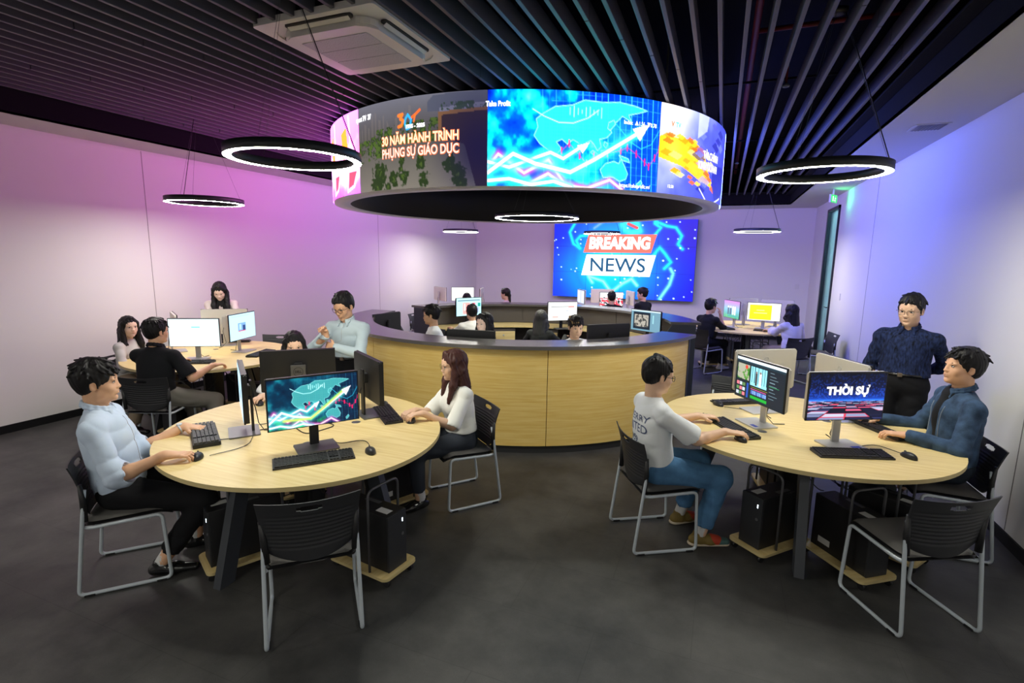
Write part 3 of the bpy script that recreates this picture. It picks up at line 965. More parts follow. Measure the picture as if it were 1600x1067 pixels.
ring_text('1995 - 2025', -93.8, 3.105, 0.045, M['t_white'], bold=0.002)
ring_text('sport TV  37', -110.0, 3.255, 0.065, M['t_white'], bold=0.003, align='CENTER', wid=0.26)
ring_text('Take Profit', -75.2, 3.245, 0.06, M['t_white'], bold=0.002, wid=0.22)
ring_text('Index  ▲1.56  ▼0.78', -44.6, 3.14, 0.05, M['t_white'], bold=0.0, wid=0.36)
ring_text('https://takeprofit.vn/', -45.3, 2.59, 0.05, M['t_white'], bold=0.0, wid=0.34)
ring_text('TÀI CHÍNH', -18.0, 2.985, 0.105, M['t_white'], bold=0.002, wid=0.42)
ring_text('KINH DOANH', -19.2, 2.875, 0.105, M['t_white'], bold=0.002, wid=0.50)
ring_text('V', -35.6, 3.19, 0.06, emis('logo_red', (1, .15, .05), 1.4), bold=0.003)
ring_text('TV', -33.8, 3.19, 0.06, emis('logo_green', (.1, .7, .55), 1.4), bold=0.003)
ring_text('12:30', -35.2, 2.62, 0.04, M['t_white'])

# news video wall on the back wall
VX0, VX1, VZ0, VZ1 = -4.38, -0.635, 0.87, 2.93
VY = YB-0.25
vw = thing('video_wall', ((VX0+VX1)/2, VY, (VZ0+VZ1)/2), 0, 'large blue news video wall mounted on the back wall', 'video wall')
W_, H_ = VX1-VX0, VZ1-VZ0
MB().box((0, 0.10, 0), (W_, 0.19, H_)).out('cabinet', M['plastic'], vw)
grid_screen('screen', art_news(150, 250), lambda u, v: np.stack([(-.5+u)*W_, 0*u, (.5-v)*H_], -1), M['wallscreen'], vw)
o = MB()
for i in (1, 2, 3):
    o.box((-W_/2+W_*i/4 if i != 2 else 0, -0.003, 0), (0.006, 0.004, H_))
for i in (1, 2):
    o.box((0, -0.003, -H_/2+H_*i/3), (W_, 0.004, 0.006))
o.out('bezel_lines', M['plastic'], vw)
def para(name, x0, x1, z0, z1, sk, m, y):
    return pyd(name, [(x0, y, z0), (x1, y, z0), (x1+sk, y, z1), (x0+sk, y, z1)], [(0, 1, 2, 3)], m, vw)
zz = lambda py: (466-py)/(466-345)*H_-H_/2      # rows of the wall from its lower edge
ban = para('red_banner', -W_/2+.225*W_, -W_/2+.705*W_, .185, .66, .13, emis('banner_red', (.95, .13, .10), 1.2), -0.006)
ban2 = para('white_banner', -W_/2+.215*W_, -W_/2+.705*W_, -.43, .13, .13, emis('banner_white', (.93, .97, 1), 1.25), -0.006)
def flat_text(s, x, z, h_, m, par, wid=None, bold=0.0, y=-0.012, shear=0.0):
    V, F = text_mesh(s, 1.0, 0, shear=shear)
    V2, F2 = text_mesh(s, 1.0, bold, shear=shear)
    k = h_/(V[:, 1].max()-V[:, 1].min())
    kx = wid/(V2[:, 0].max()-V2[:, 0].min()) if wid else k
    V2[:, 0] *= kx; V2[:, 1] *= k
    P_ = np.stack([x+V2[:, 0], 0*V2[:, 0]+y, z+V2[:, 1]], -1)
    return pyd('lettering', P_, F2, m, par)
flat_text('BREAKING', -.075, .42, .29, emis('lettering_bright', (1, .97, .93), 1.6), ban, wid=1.62, bold=0.05, shear=0.08)
flat_text('NEWS', -.10, -.16, .36, emis('lettering_blue', (.02, .10, .22), .8), ban2, wid=1.46, bold=0.008)

# ---------------------------------------------------------------- ring lamps
def ring_lamp(x, y, z, r, label, ca=0.0, wd=0.05):
    t = thing('ring_pendant_lamp', (x, y, z), 0, label, 'pendant lamp', 'ring pendant lamps')
    MB().lathe([(r, -.0008), (r, 0.055), (r-wd, 0.055), (r-wd, -.0008), (r-wd+.002, -.0008), (r-wd+.002, .0015), (r-.002, .0015), (r-.002, -.0008)], 72, closedprof=True).out('housing', M['lamphouse'], t)
    MB().lathe([(r-0.002, 0.0), (r-wd+0.002, 0.0)], 72, smooth=False).out('diffuser', M['lamp'], t)
    top = 3.52-z
    MB().lathe([(0, top), (0.055, top), (0.055, top+0.025), (0, top+0.025)], 24).out('canopy', M['plastic2'], t)
    for i in range(3):
        a = ca+2*PI*i/3
        MB().tube([((r-wd/2)*math.cos(a), (r-wd/2)*math.sin(a), 0.055), (0.03*math.cos(a), 0.03*math.sin(a), top)], 0.0011, 5).out('suspension_wire', M['darktube'], t)
    a = ca-0.12
    MB().tube([((r-wd/2)*math.cos(a), (r-wd/2)*math.sin(a), 0.055), (0.04*math.cos(a), 0.04*math.sin(a), top)], 0.0035, 6).out('cord', M['plastic'], t)
    return t
ring_lamp(-2.553, 2.63, 2.505, .405, 'glowing ring lamp over the left front table with a stock chart monitor', rad(45))
ring_lamp(.582, 4.17, 2.505, .405, 'glowing ring lamp over the right front table by the denim jacket', rad(0))
ring_lamp(-5.53, 4.30, 2.475, .40, 'glowing ring lamp over the far left table by the left wall', rad(185))
ring_lamp(-2.52, 7.16, 2.475, .60, 'largest glowing ring lamp hanging inside the round video wall', rad(30))
ring_lamp(-5.6, 10.7, 2.475, .40, 'distant ring lamp in the back left corner of the room', rad(60))
ring_lamp(.553, 10.79, 2.455, .40, 'distant ring lamp over the back right table by the glass door', rad(10))
ring_lamp(-2.53, 11.58, 2.465, .40, 'distant ring lamp seen edge on before the news video wall', rad(20))


# added fill: three unseen ring lamps behind the viewpoint, brightening upright surfaces
ring_lamp(.60, -.55, 2.49, .405, 'added unseen fill ring lamp behind the viewpoint, nearest the right wall', rad(10))
ring_lamp(-2.55, -1.3, 2.49, .405, 'added unseen fill ring lamp behind the viewpoint, in the middle', rad(40))
ring_lamp(-5.5, -.6, 2.49, .405, 'added unseen fill ring lamp behind the viewpoint, nearest the left wall', rad(70))
# ---------------------------------------------------------------- curved counter
CC = (-2.56, 6.75)
def arc_solid(o, r0, r1, z0, z1, a0, a1, n=None, mi=0, bev=0):
    n = n or max(8, int(abs(a1-a0)/2.5))
    o.lathe([(r1, z0), (r1, z1), (r0, z1), (r0, z0)], n, a0=rad(a0), a1=rad(a1), mi=mi, closedprof=True, smooth=False)
def counter(name, a0, a1, seams, label, front):
    t = thing(name, (CC[0], CC[1], 0), 0, label, 'counter')
    o = MB(); arc_solid(o, 2.03, 2.43, 1.055, 1.09, a0, a1); sharp(o.out('ledge', M['ledge'], t), 30)
    o = MB(); arc_solid(o, 2.06, 2.34, 0.0, 0.075, a0+1, a1-1); sharp(o.out('kick_plate', M['kick'], t), 30)
    ss = [a0+0.6]+list(seams)+[a1-0.6]
    for p, q in zip(ss[:-1], ss[1:]):
        o = MB(); arc_solid(o, 2.325, 2.36, 0.078, 1.053, p+0.08, q-0.08); sharp(o.out('wood_panel', M['woodc'], t), 30)
    o = MB(); arc_solid(o, 2.14, 2.322, 0.078, 1.053, a0+0.6, a1-0.6); sharp(o.out('core', M['panelgrey'], t), 30)
    ri = np.arange(a0+0.6, a1-0.6, 24)
    for p in ri:
        q = min(p+24, a1-0.6)
        if q-p > 1.5:
            o = MB(); arc_solid(o, 2.12, 2.139, 0.76, 1.05, p+0.12, q-0.12, 12); sharp(o.out('inner_panel', M['panelgrey'], t), 30)
    for e, d in ((a0, 1), (a1, -1)):
        # end panel: closes the counter, cut on a slant above the desk
        aa = rad(e)
        ex, ey = math.cos(aa), math.sin(aa)
        tx, ty = -ey*d, ex*d
        prof = [(2.37, 0), (2.37, 1.054), (2.06, 1.054), (1.86, 0.745), (1.62, 0.745), (1.62, 0)]
        vs = []
        for k in (0.0, 0.035):
            vs += [(ex*r+tx*k, ey*r+ty*k, z) for r, z in prof]
        n6 = len(prof)
        fs = [tuple(range(n6)), tuple(range(2*n6-1, n6-1, -1))]+[(i, (i+1) % n6, n6+(i+1) % n6, n6+i) for i in range(n6)]
        me = pyd('end_panel', vs, fs, M['endgrey'], t)
    # work surface and drawer units inside
    o = MB(); arc_solid(o, 1.62, 2.12, 0.725, 0.75, a0+1.2, a1-1.2); sharp(o.out('desk_surface', M['wood'], t), 30)
    return t
counter('curved_counter', 184, 345, (247.5, 297), 'near curved wooden reception counter with dark top ledge', True)
counter('curved_counter', 14, 162, (64, 113), 'far curved counter section with taupe inside panels and dark ledge', False)
def pedestal(a, label):
    aa = rad(a)
    t = thing('drawer_pedestal', (CC[0]+1.87*math.cos(aa), CC[1]+1.87*math.sin(aa), 0), a+90, label, 'drawer unit', 'drawer pedestals inside the counter')
    # local: front faces -radial = +Y after rotation
    MB().box((0, -0.02, 0.37), (0.42, 0.5, 0.66), bev=0.003).out('body', M['panelgrey'], t)
    for i in range(3):
        z = 0.16+0.2*i
        dd = MB().box((0, 0.24, z), (0.40, 0.02, 0.19), bev=0.003).out('drawer', M['wood'], t)
        MB().tube([(0, 0.262, z+0.03), (0, 0.25, z+0.03)], 0.012, 10).out('knob', M['chrome'], dd)
    MB().box((0, -0.02, 0.02), (0.36, 0.42, 0.04)).out('plinth', M['kick'], t)
for a, l in ((122, 'wooden three-drawer pedestal left of the far counter desk, behind the black-haired woman'), (96, 'wooden three-drawer pedestal in the middle of the far counter desk'), (60, 'wooden three-drawer pedestal right of the far counter desk, behind the blond-fringed man'),):
    pedestal(a, l)
s = thing('wall_socket', (CC[0]+2.115*math.cos(rad(33)), CC[1]+2.115*math.sin(rad(33)), 0.93), 33, 'small white socket plate on the inner face of the far counter', 'socket')
MB().box((-0.004, 0, 0), (0.008, 0.12, 0.05), bev=0.002).out('plate', M['offwhite'], s)
MB().box((-0.0085, 0.02, 0), (0.001, 0.02, 0.02)).out('outlet', M['plastic'], s)
# ---------------------------------------------------------------- round tables
TZ = 0.745
def table(x, y, ra, rb, ang, label, detail=True):
    t = thing('round_table', (x, y, 0), 0, label, 'table', 'round work tables')
    ca, sa = math.cos(rad(ang)), math.sin(rad(ang))
    n_ = 96
    pts = []
    for i in range(n_):
        a = 2*PI*i/n_
        u, v = ra*math.cos(a), rb*math.sin(a)
        pts.append((u*ca-v*sa, u*sa+v*ca))
    o = MB().prism(pts, TZ-0.025, TZ, bev=0.0015)
    for f in o.bm.faces:
        if abs(f.normal.z) < 0.5: f.material_index = 1
    top = o.out('tabletop', [M['wood'], M['woodedge']], t)
    for i in range(4):
        a = rad(90*i)
        c_, s_ = math.cos(a), math.sin(a)
        def P(r, q, z): return (c_*r-s_*q, s_*r+c_*q, z)
        f_, h_ = 0.70, 0.50     # leg leans outwards towards its foot
        v = []
        for (r0, r1, z) in ((f_-0.05, f_+0.05, 0.0), (h_-0.05, h_+0.05, 0.72)):
            v += [P(r0, -.028, z), P(r1, -.028, z), P(r1, .028, z), P(r0, .028, z)]
        pyd('leg', v, [(3, 2, 1, 0), (4, 5, 6, 7), (0, 1, 5, 4), (1, 2, 6, 5), (2, 3, 7, 6), (3, 0, 4, 7)], M['legm'], t)
    o = MB()
    o.box((0, 0, 0.69), (1.0, 0.06, 0.05)).box((0, 0, 0.69), (0.06, 1.0, 0.05))
    o.out('crossbar', M['legm'], t)
    MB().prism(rrect(0.16, 0.16, 0.03), 0.0, 0.69).out('cable_column', M['plastic'], t)
    for i in range(4):
        a = rad(45+90*i)
        MB().lathe([(0.0, TZ+0.002), (0.028, TZ+0.002), (0.031, TZ+0.0005), (0.031, TZ)], 20, c=(0.33*math.cos(a), 0.33*math.sin(a))).out('cable_grommet', M['basegrey'], t)
    if detail:
        rng = random.Random(int(x*100))
        o = MB()
        for i in range(12):
            a = rng.uniform(0, 2*PI); r0 = rng.uniform(.05, .2); r1 = rng.uniform(.25, .5); b = a+rng.uniform(-.9, .9)
            p0 = Vector((r0*math.cos(a), r0*math.sin(a), .70)); p1 = Vector((r1*math.cos(b), r1*math.sin(b), rng.uniform(.40, .45)))
            mid = (p0+p1)/2+Vector((rng.uniform(-.1, .1), rng.uniform(-.1, .1), -rng.uniform(.1, .22)))
            o.tube([p0*(1-s)**2+mid*2*s*(1-s)+p1*s*s for s in [k/10 for k in range(11)]], 0.0035, 5)
        o.out('cable_bundle', M['plastic'], t)
    return t
TABLES = [
 (-2.569, 2.626, .983, .883, 151.8, 'pale round table at front left, with a stock chart monitor', True),
 (.580, 4.097, .944, .897, 159.5, 'pale round table at front right, between the white tee and the denim jacket', True),
 (-5.489, 4.204, .99, .88, 143.9, 'pale round table far left near the left wall', True),
 (.50, 10.16, .95, .90, 90, 'pale round table back right before the glass door', True),
 (-5.55, 10.75, .95, .90, 90, 'pale round table in the far left corner behind the counter', False),
 (-2.50, 11.50, .95, .90, 90, 'pale round table below the news video wall', False)]
for a in TABLES:
    table(*a)

# ---------------------------------------------------------------- stacking chairs (local +Y is forward, origin under the rear runner middle)
def make_chair():
    t = thing('stacking_chair', (0, 0, 0), 0, '', 'chair')
    W2 = 0.225
    o = MB()
    for s in (-1, 1):
        x = s*W2
        path = [(x*0.93, 0.075, 0.62), (x*0.97, 0.06, 0.50), (x, 0.0, 0.010), (x, 0.44, 0.010), (x*0.98, 0.42, 0.415), (x*0.98, 0.10, 0.400), (x*0.93, 0.062, 0.40)]
        o.tube(fillet(path, 0.035), 0.0105, 10)
    o.tube([(-W2*0.97, 0.10, 0.398), (-0.10, 0.13, 0.385), (0.10, 0.13, 0.385), (W2*0.97, 0.10, 0.398)], 0.009, 8)
    o.tube([(-W2*0.97, 0.36, 0.405), (W2*0.97, 0.36, 0.405)], 0.009, 8)
    o.out('frame', M['chrome'], t)
    for s in (-1, 1):
        for y in (0.05, 0.39):
            MB().box((s*W2, y, 0.006), (0.03, 0.05, 0.012), bev=0.003).out('glide', M['plastic'], t)
    # seat shell and cushion: curved pad
    def pad(name, z0, th, hw, y0, y1, m, par, sag=0.012):
        nx, ny = 16, 16
        vs = []; fs = []
        for side in (0, 1):
            for j in range(ny+1):
                for i in range(nx+1):
                    u = -1+2*i/nx; v = j/ny
                    rr = 1-0.10*abs(2*v-1)**6
                    edge = max(abs(u), abs(2*v-1))
                    y = y0+(y1-y0)*v
                    z = z0+0.018*v-sag*(1-u*u)*(1-(2*v-1)**2)-0.03*max(0, v-0.8)/0.2*max(0, v-.8)*5
                    if side: z += th*(1-edge**6)
                    vs.append((u*hw*rr, y, z))
        def I(s, i, j): return s*(nx+1)*(ny+1)+j*(nx+1)+i
        for j in range(ny):
            for i in range(nx):
                fs.append((I(1, i, j), I(1, i+1, j), I(1, i+1, j+1), I(1, i, j+1)))
                fs.append((I(0, i, j), I(0, i, j+1), I(0, i+1, j+1), I(0, i+1, j)))
        for i in range(nx):
            fs.append((I(0, i, 0), I(0, i+1, 0), I(1, i+1, 0), I(1, i, 0))); fs.append((I(0, i+1, ny), I(0, i, ny), I(1, i, ny), I(1, i+1, ny)))
        for j in range(ny):
            fs.append((I(0, 0, j+1), I(0, 0, j), I(1, 0, j), I(1, 0, j+1))); fs.append((I(0, nx, j), I(0, nx, j+1), I(1, nx, j+1), I(1, nx, j)))
        return pyd(name, vs, fs, m, par, smooth=True)
    sh = pad('seat', 0.412, 0.012, 0.222, 0.045, 0.47, M['plastic'], t)
    pad('cushion', 0.426, 0.026, 0.21, 0.055, 0.455, M['seatfab'], sh)
    # backrest: curved shell, lower edge rounded, ribs across, handle hole near the top
    nx, nz = 24, 60
    vs = []; fs = []
    th = 0.008
    def hw(v):       # half width over height
        return 0.208+0.032*v if v > .26 else 0.2163*math.sqrt(max(0.0, 1-((.26-v)/.30)**2*.62))
    grid = {}
    for side in (0, 1):
        for j in range(nz+1):
            v = j/nz
            for i in range(nx+1):
                u = -1+2*i/nx
                rib = 0.0028 if (0.16 < v < 0.80 and abs(u) < 0.86 and j % 4 < 2) else 0.0
                z = 0.455+0.30*v-0.030*(1-u*u)*(1-v)**2+0.012*u*u*v
                x = u*hw(v)
                y = 0.075-0.055*v**2.0-0.032*(1-u*u)+0.006+side*th*-1+rib
                grid[side, i, j] = len(vs)
                vs.append((x, y, z))
    def hole(i, j):
        u = -1+2*(i+.5)/nx; v = (j+.5)/nz
        return (u/0.26)**2+((v-0.88-0.02*u*u)/0.055)**2 < 1
    def slot(i, j):
        u = -1+2*(i+.5)/nx; v = (j+.5)/nz
        return False
    holes = {(i, j) for i in range(nx) for j in range(nz) if hole(i, j)}
    slots = {(i, j) for i in range(nx) for j in range(nz) if slot(i, j)}
    solid = lambda i, j: 0 <= i < nx and 0 <= j < nz and (i, j) not in holes and (i, j) not in slots
    for j in range(nz):
        for i in range(nx):
            if not solid(i, j): continue
            a, b, c, d = (i, j), (i+1, j), (i+1, j+1), (i, j+1)
            fs.append(tuple(grid[(0,)+q] for q in (d, c, b, a)))
            fs.append(tuple(grid[(1,)+q] for q in (a, b, c, d)))
            for (p, q, ni, nj) in ((a, b, i, j-1), (b, c, i+1, j), (c, d, i, j+1), (d, a, i-1, j)):
                if not solid(ni, nj):
                    fs.append((grid[(0,)+p], grid[(0,)+q], grid[(1,)+q], grid[(1,)+p]))
    bk = pyd('backrest', vs, fs, M['plastic2'], t)
    bk.data.polygons.foreach_set('use_smooth', [True]*len(bk.data.polygons)); bk.data.set_sharp_from_angle(angle=rad(50))
    for s in (-1, 1):
        MB().tube([(s*0.205, 0.06, 0.44), (s*0.212, 0.066, 0.55), (s*0.222, 0.060, 0.66)], [0.017, 0.017, 0.010], 10).out('bracket', M['plastic'], bk)
    return t
chair0 = make_chair()
_cu = [False]
def chair(x, y, face, label, s=0.2):
    """x, y: where the sitter's hips are; face: heading in degrees"""
    t = chair0 if not _cu[0] else copy_tree(chair0)
    _cu[0] = True
    f = Vector((math.cos(rad(face)), math.sin(rad(face)), 0))
    t.location = (x-f.x*s, y-f.y*s, 0)
    t.rotation_euler = (0, 0, rad(face-90))
    tag(t, label, 'chair', 'black stacking chairs')
    return t
# empty chairs in front
chair(-1.747, 1.779, 133.6, 'empty black stacking chair at the front left, seen from behind', s=0)
chair(1.197, 3.068, 117.5, 'empty black stacking chair at the front right, turned away, beside the right wall', s=0)
chair(-5.72, 9.0, 5, 'empty black stacking chair against the left wall beyond the counter', s=0.1)
chair(-5.80, 5.45, 300, 'empty black stacking chair at the far side of the far left table', s=0.2)
chair(.20, 5.35, 262, 'empty black stacking chair behind the round table at front right', s=0.2)
chair(1.62, 9.75, 190, 'empty black stacking chair at the back right table beside the woman in white', s=0.2)

# ---------------------------------------------------------------- monitors
def monitor(x, y, rz, top, style, img, label, group=None, w_=0.535, hh=0.318, size_lbl=True, z=TZ, pic=None):
    """rz: the screen looks along local -Y"""
    t = thing('monitor', (x, y, z), rz, label, 'monitor', group)
    silver = style == 'silver'
    mb_, ms_ = (M['silver'], M['basesilver']) if silver else (M['plastic'], M['basegrey'])
    MB().prism(rrect(0.24, 0.185, 0.008), 0, 0.009, bev=0.002).out('base', ms_, t)
    zc = top-z-hh/2
    st = MB()
    st.box((0, 0.055, (zc+0.06)/2+0.004), (0.055, 0.016, zc+0.06), bev=0.004)
    st.box((0, 0.035, zc), (0.07, 0.04, 0.07), bev=0.006)
    st.out('stand', M['basesilver'] if silver else M['plastic'], t)
    pn = MB()
    pn.box((0, 0.0, zc), (w_, 0.012, hh), bev=0.003)
    o = pn.out('panel', M['plastic'], t)
    back = MB().prism(rrect(w_-0.004, hh-0.004, 0.012), 0.0, 0.022, bev=0.007)
    bmesh.ops.transform(back.bm, matrix=Matrix.Translation((0, 0.005, zc)) @ Matrix.Rotation(rad(-90), 4, 'X'), verts=back.bm.verts[:])
    back.out('back_cover', mb_, o)
    if img is not None:
        bw = 0.008
        grid_screen('screen', img, lambda u, v: np.stack([(-.5+u)*(w_-2*bw), 0*u-0.0068, zc+(.5-v)*(hh-2*bw)-0.002], -1), M['deskscreen'], o)
    else:
        MB().box((0, -0.0065, zc), (w_-0.016, 0.001, hh-0.02)).out('screen', M['glassblack'], o)
    o2 = MB().tube([(0.0, 0.045, zc-0.02), (0.02, 0.075, zc-0.12), (-0.01, 0.09, 0.05), (0.03, 0.12, 0.004), (0.05, 0.2, 0.004)], 0.003, 6)
    o2.out('cable', M['plastic'], t)
    return t, zc
M['glassblack'] = mat('screen_glass_dark', (0.01, 0.012, 0.016), 0.15)
M['bluescreen'] = mat('sticker_blue', (0.01, 0.05, 0.45), 0.5)
GM = 'monitors on the round tables'
mk_, mz = monitor(-2.235, 2.36, 54.7, 1.205, 'black', art_market(100, 176, False), 'black monitor with the stock chart picture on the front left table')
mB, z_ = monitor(-2.87, 2.385, -38, 1.19, 'black', art_doc(40, 66, 1), 'black monitor seen edge on before the man in the pale blue shirt')
mC, zC = monitor(-2.95, 2.97, 221.8, 1.205, 'black', art_doc(30, 50, 7), 'black monitor showing its back with a round emblem plate, in front of the hidden woman')
mD, zD = monitor(-2.36, 3.06, 147, 1.19, 'black', art_doc(30, 50, 3), 'black monitor turned sideways before the woman with auburn hair')
def emblem(t, zc, dark):
    e = MB().box((0, 0.0285, 0), (0.10, 0.003, 0.085), bev=0.001).out('emblem_plate', M['basegrey'] if dark else M['silver'], t, loc=(0, 0, zc))
    MB().tube([(0.026*math.cos(2*PI*i/32), 0.031, 0.026*math.sin(2*PI*i/32)) for i in range(32)], 0.0022, 6, closed=True).out('emblem_ring', M['plastic'], e) if dark else None
    return e
# the stand neck covers the panel middle, so the plate sits on the neck
e = MB().box((0, 0.0745, 0), (0.105, 0.014, 0.10), bev=0.002).out('emblem_plate', M['basegrey'], mC, loc=(0, 0, zC))
V, F = text_mesh('DELL', 0.026, 0.001)
pyd('lettering', np.stack([-V[:, 0]*0.82, 0*V[:, 0]+0.0828, V[:, 1]], -1), [f[::-1] for f in F], M['plastic'], e)
MB().tube([(0.033*math.cos(2*PI*i/32), 0.082, 0.033*math.sin(2*PI*i/32)) for i in range(32)], 0.0016, 6, closed=True).out('ring_mark', M['plastic'], e)

m2A, z2 = monitor(.315, 4.03, -56.4, 1.215, 'silver', art_editor(100, 176), 'silver monitor with a video editing screen, facing the man in the printed white tee')
m2B, z2b = monitor(.80, 3.77, 27.8, 1.235, 'silver', art_tiles(110, 190), 'silver monitor showing a dark blue news title picture, front right table')
m2C, z2c = monitor(.36, 4.41, 213.5, 1.245, 'silver', art_doc(30, 50, 7), 'silver backed monitor turned away behind the video editing screen')
m2D, z2d = monitor(.90, 4.44, 118, 1.21, 'silver', art_doc(30, 50, 7), 'silver backed monitor turned towards the man in the denim jacket')
V, F = text_mesh('THỜI SỰ', 0.07, 0.0035)
k = 0.295/(V[:, 0].max()-V[:, 0].min())
pyd('lettering', np.stack([V[:, 0]*k, 0*V[:, 0]-0.010, z2b+0.035+V[:, 1]], -1), F, emis('title_silver', (.88, .88, .92), 1.1), [c for c in m2B.children if c.name.startswith('panel')][0])
for t in (m2A, m2B):
    MB().box((0.06, -0.06, 0.0098), (0.06, 0.03, 0.001)).out('sticker', M['bluescreen'], t)
for t, zc in ((m2C, z2c), (m2D, z2d)):
    o = MB().tube([(0.016*math.cos(2*PI*i/24), 0.0275, 0.016*math.sin(2*PI*i/24)) for i in range(24)], 0.0012, 5, closed=True).out('ring_mark', M['basesilver'], t, loc=(0.0, 0, zc+0.085))
monitor(-5.37, 3.92, 29.6, 1.205, 'silver', art_doc(60, 100, 0), 'silver monitor with a nearly blank pale screen before the man in black')
monitor(-5.31, 4.49, 108, 1.215, 'silver', art_doc(70, 110, 1), 'silver monitor with a small photo on a pale blue page, far left table')
monitor(-5.85, 4.70, 220, 1.215, 'silver', art_doc(20, 30, 7), 'silver monitor back in front of the smiling woman')
monitor(-6.0, 4.15, 150, 1.205, 'silver', art_doc(20, 30, 7), 'dark edged monitor turned towards the woman in grey white')
monitor(.22, 9.95, -62, 1.225, 'silver', art_doc(70, 110, 6), 'silver monitor with a pink and green group photo, back right table')
monitor(.74, 10.0, -6, 1.205, 'silver', art_doc(70, 110, 5), 'silver monitor with a yellow page, back right table')
monitor(.42, 10.48, 205, 1.235, 'silver', art_doc(20, 30, 7), 'silver monitor back behind the group photo screen, back right table')
monitor(.98, 10.42, 168, 1.235, 'silver', art_doc(20, 30, 7), 'silver monitor back behind the yellow page screen')
# inside the counter
monitor(-4.02, 7.98, 62, 1.225, 'black', art_doc(60, 90, 2), 'black monitor with a pink picture, before the leaning man in the white tee')
monitor(-2.42, 8.28, 40, 1.205, 'black', art_doc(60, 100, 3), 'black monitor with a white page, before the woman with loose dark hair')
monitor(-.98, 7.70, -30, 1.19, 'black', art_doc(60, 100, 4), 'black monitor with a dark photo window inside the counter at right')
monitor(-2.42, 4.86, 190, 1.155, 'black', art_doc(20, 30, 7), 'black monitor back in front of the black-haired woman in the counter')
monitor(-1.13, 5.70, 222, 1.205, 'black', art_doc(20, 30, 7), 'black monitor back right of the blond-fringed man')
monitor(-4.35, 6.05, 262, 1.12, 'black', art_doc(20, 30, 7), 'dark monitor seen from behind at the left end of the counter')
# tables at the back
monitor(-5.60, 10.80, 36, 1.215, 'silver', art_doc(50, 80, 7), 'silver monitor with a white screen in the far left corner, behind the dark head')
monitor(-6.05, 10.55, 150, 1.215, 'silver', art_doc(20, 30, 7), 'silver monitor seen edge on at the left of the far corner table')
monitor(-5.10, 10.75, -72, 1.215, 'silver', art_doc(20, 30, 7), 'silver monitor seen edge on at the right of the far corner table')
monitor(-2.92, 11.45, -58, 1.225, 'silver', art_doc(50, 40, 9), 'silver monitor with two pale panes below the news video wall')
monitor(-2.52, 11.86, 200, 1.23, 'silver', art_doc(20, 30, 7), 'silver monitor back below the news video wall')
monitor(-2.20, 11.30, 28, 1.205, 'silver', art_doc(60, 90, 8), 'silver monitor with a red and white picture, behind the dark-haired head')
monitor(-1.85, 11.75, 118, 1.215, 'silver', art_doc(40, 60, 8), 'silver monitor with a red picture seen aslant below the news video wall')

# ---------------------------------------------------------------- keyboards, mice
def make_keyboard():
    t = thing('keyboard', (0, 0, 0), 0, '', 'keyboard')
    v = []
    for x, y, z in ((-.22, -.065, 0), (.22, -.065, 0), (.22, .065, 0), (-.22, .065, 0), (-.22, -.065, .010), (.22, -.065, .010), (.22, .065, .020), (-.22, .065, .020)):
        v.append((x, y, z))
    pyd('body', v, [(3, 2, 1, 0), (4, 5, 6, 7), (0, 1, 5, 4), (1, 2, 6, 5), (2, 3, 7, 6), (3, 0, 4, 7)], M['plastic2'], t)
    rows = []
    for blk, mname in (('keys', 'keys'), ):
        o = MB()
        for j in range(6):
            y = -.050+.0195*j+(0.004 if j == 5 else 0)
            z = .011+(y+.065)/.13*.010
            segs = [(-.212, .072, 15 if j else 9), (.080, .132, 3), (.140, .212, 4)]
            for (x0, x1, n_) in segs:
                if j == 1 and x0 > .07 and x1 < .135: continue
                wk = (x1-x0)/n_
                for i in range(n_):
                    if n_ == 3 and j == 0 or True:
                        o.box((x0+wk*(i+.5), y, z+.003), (wk-.003, .0165, .006), bev=0)
        o.out(blk, M['keys'], t)
    return t
kb0 = make_keyboard()
_ku = [False]
def keyboard(x, y, rz, label, z=TZ+0.0005):
    t = kb0 if not _ku[0] else copy_tree(kb0)
    _ku[0] = True
    t.location = (x, y, z); t.rotation_euler = (0, 0, rad(rz))
    return tag(t, label, 'keyboard')
def make_mouse():
    t = thing('mouse', (0, 0, 0), 0, '', 'mouse')
    vs = []; fs = []
    nu, nv = 20, 10
    for j in range(nv+1):
        ph = PI/2*j/nv
        for i in range(nu):
            a = 2*PI*i/nu
            x = .031*math.cos(ph)*math.cos(a)*(1+.06*math.sin(a)); y = .057*math.cos(ph)*math.sin(a)
            vs.append((x, y, .034*math.sin(ph)**.8*(1-.15*math.sin(a)*math.cos(ph))))
    for j in range(nv):
        for i in range(nu):
            fs.append((j*nu+i, j*nu+(i+1) % nu, (j+1)*nu+(i+1) % nu, (j+1)*nu+i))
    fs.append(tuple(range(nu))[::-1])
    pyd('body', vs, fs, M['plastic'], t, smooth=True)
    MB().tube([(-.003, .032, .0255), (.003, .032, .0255)], .008, 12).out('scroll_wheel', M['keys2'], t)
    return t
ms0 = make_mouse()
_mu = [False]
def mouse(x, y, rz, label, cable=None, z=TZ+0.0005):
    t = copy_tree(ms0)
    t.location = (x, y, z); t.rotation_euler = (0, 0, rad(rz))
    tag(t, label, 'mouse')
    if cable:
        pts = fillet([(p[0], p[1], TZ+0.004) for p in cable], 0.12, 6)
        inv = Matrix.Translation(t.location) @ Matrix.Rotation(rad(rz), 4, 'Z')
        inv.invert()
        MB().tube([inv @ p for p in pts], 0.0022, 6).out('cord', M['plastic'], t)
    return t
keyboard(-2.10, 2.195, 47.5, 'black keyboard below the stock chart monitor')
mouse(-1.885, 2.43, 48, 'black mouse right of the keyboard by the stock chart monitor', [(-1.92, 2.48), (-2.05, 2.60), (-2.15, 2.45), (-2.25, 2.52)])
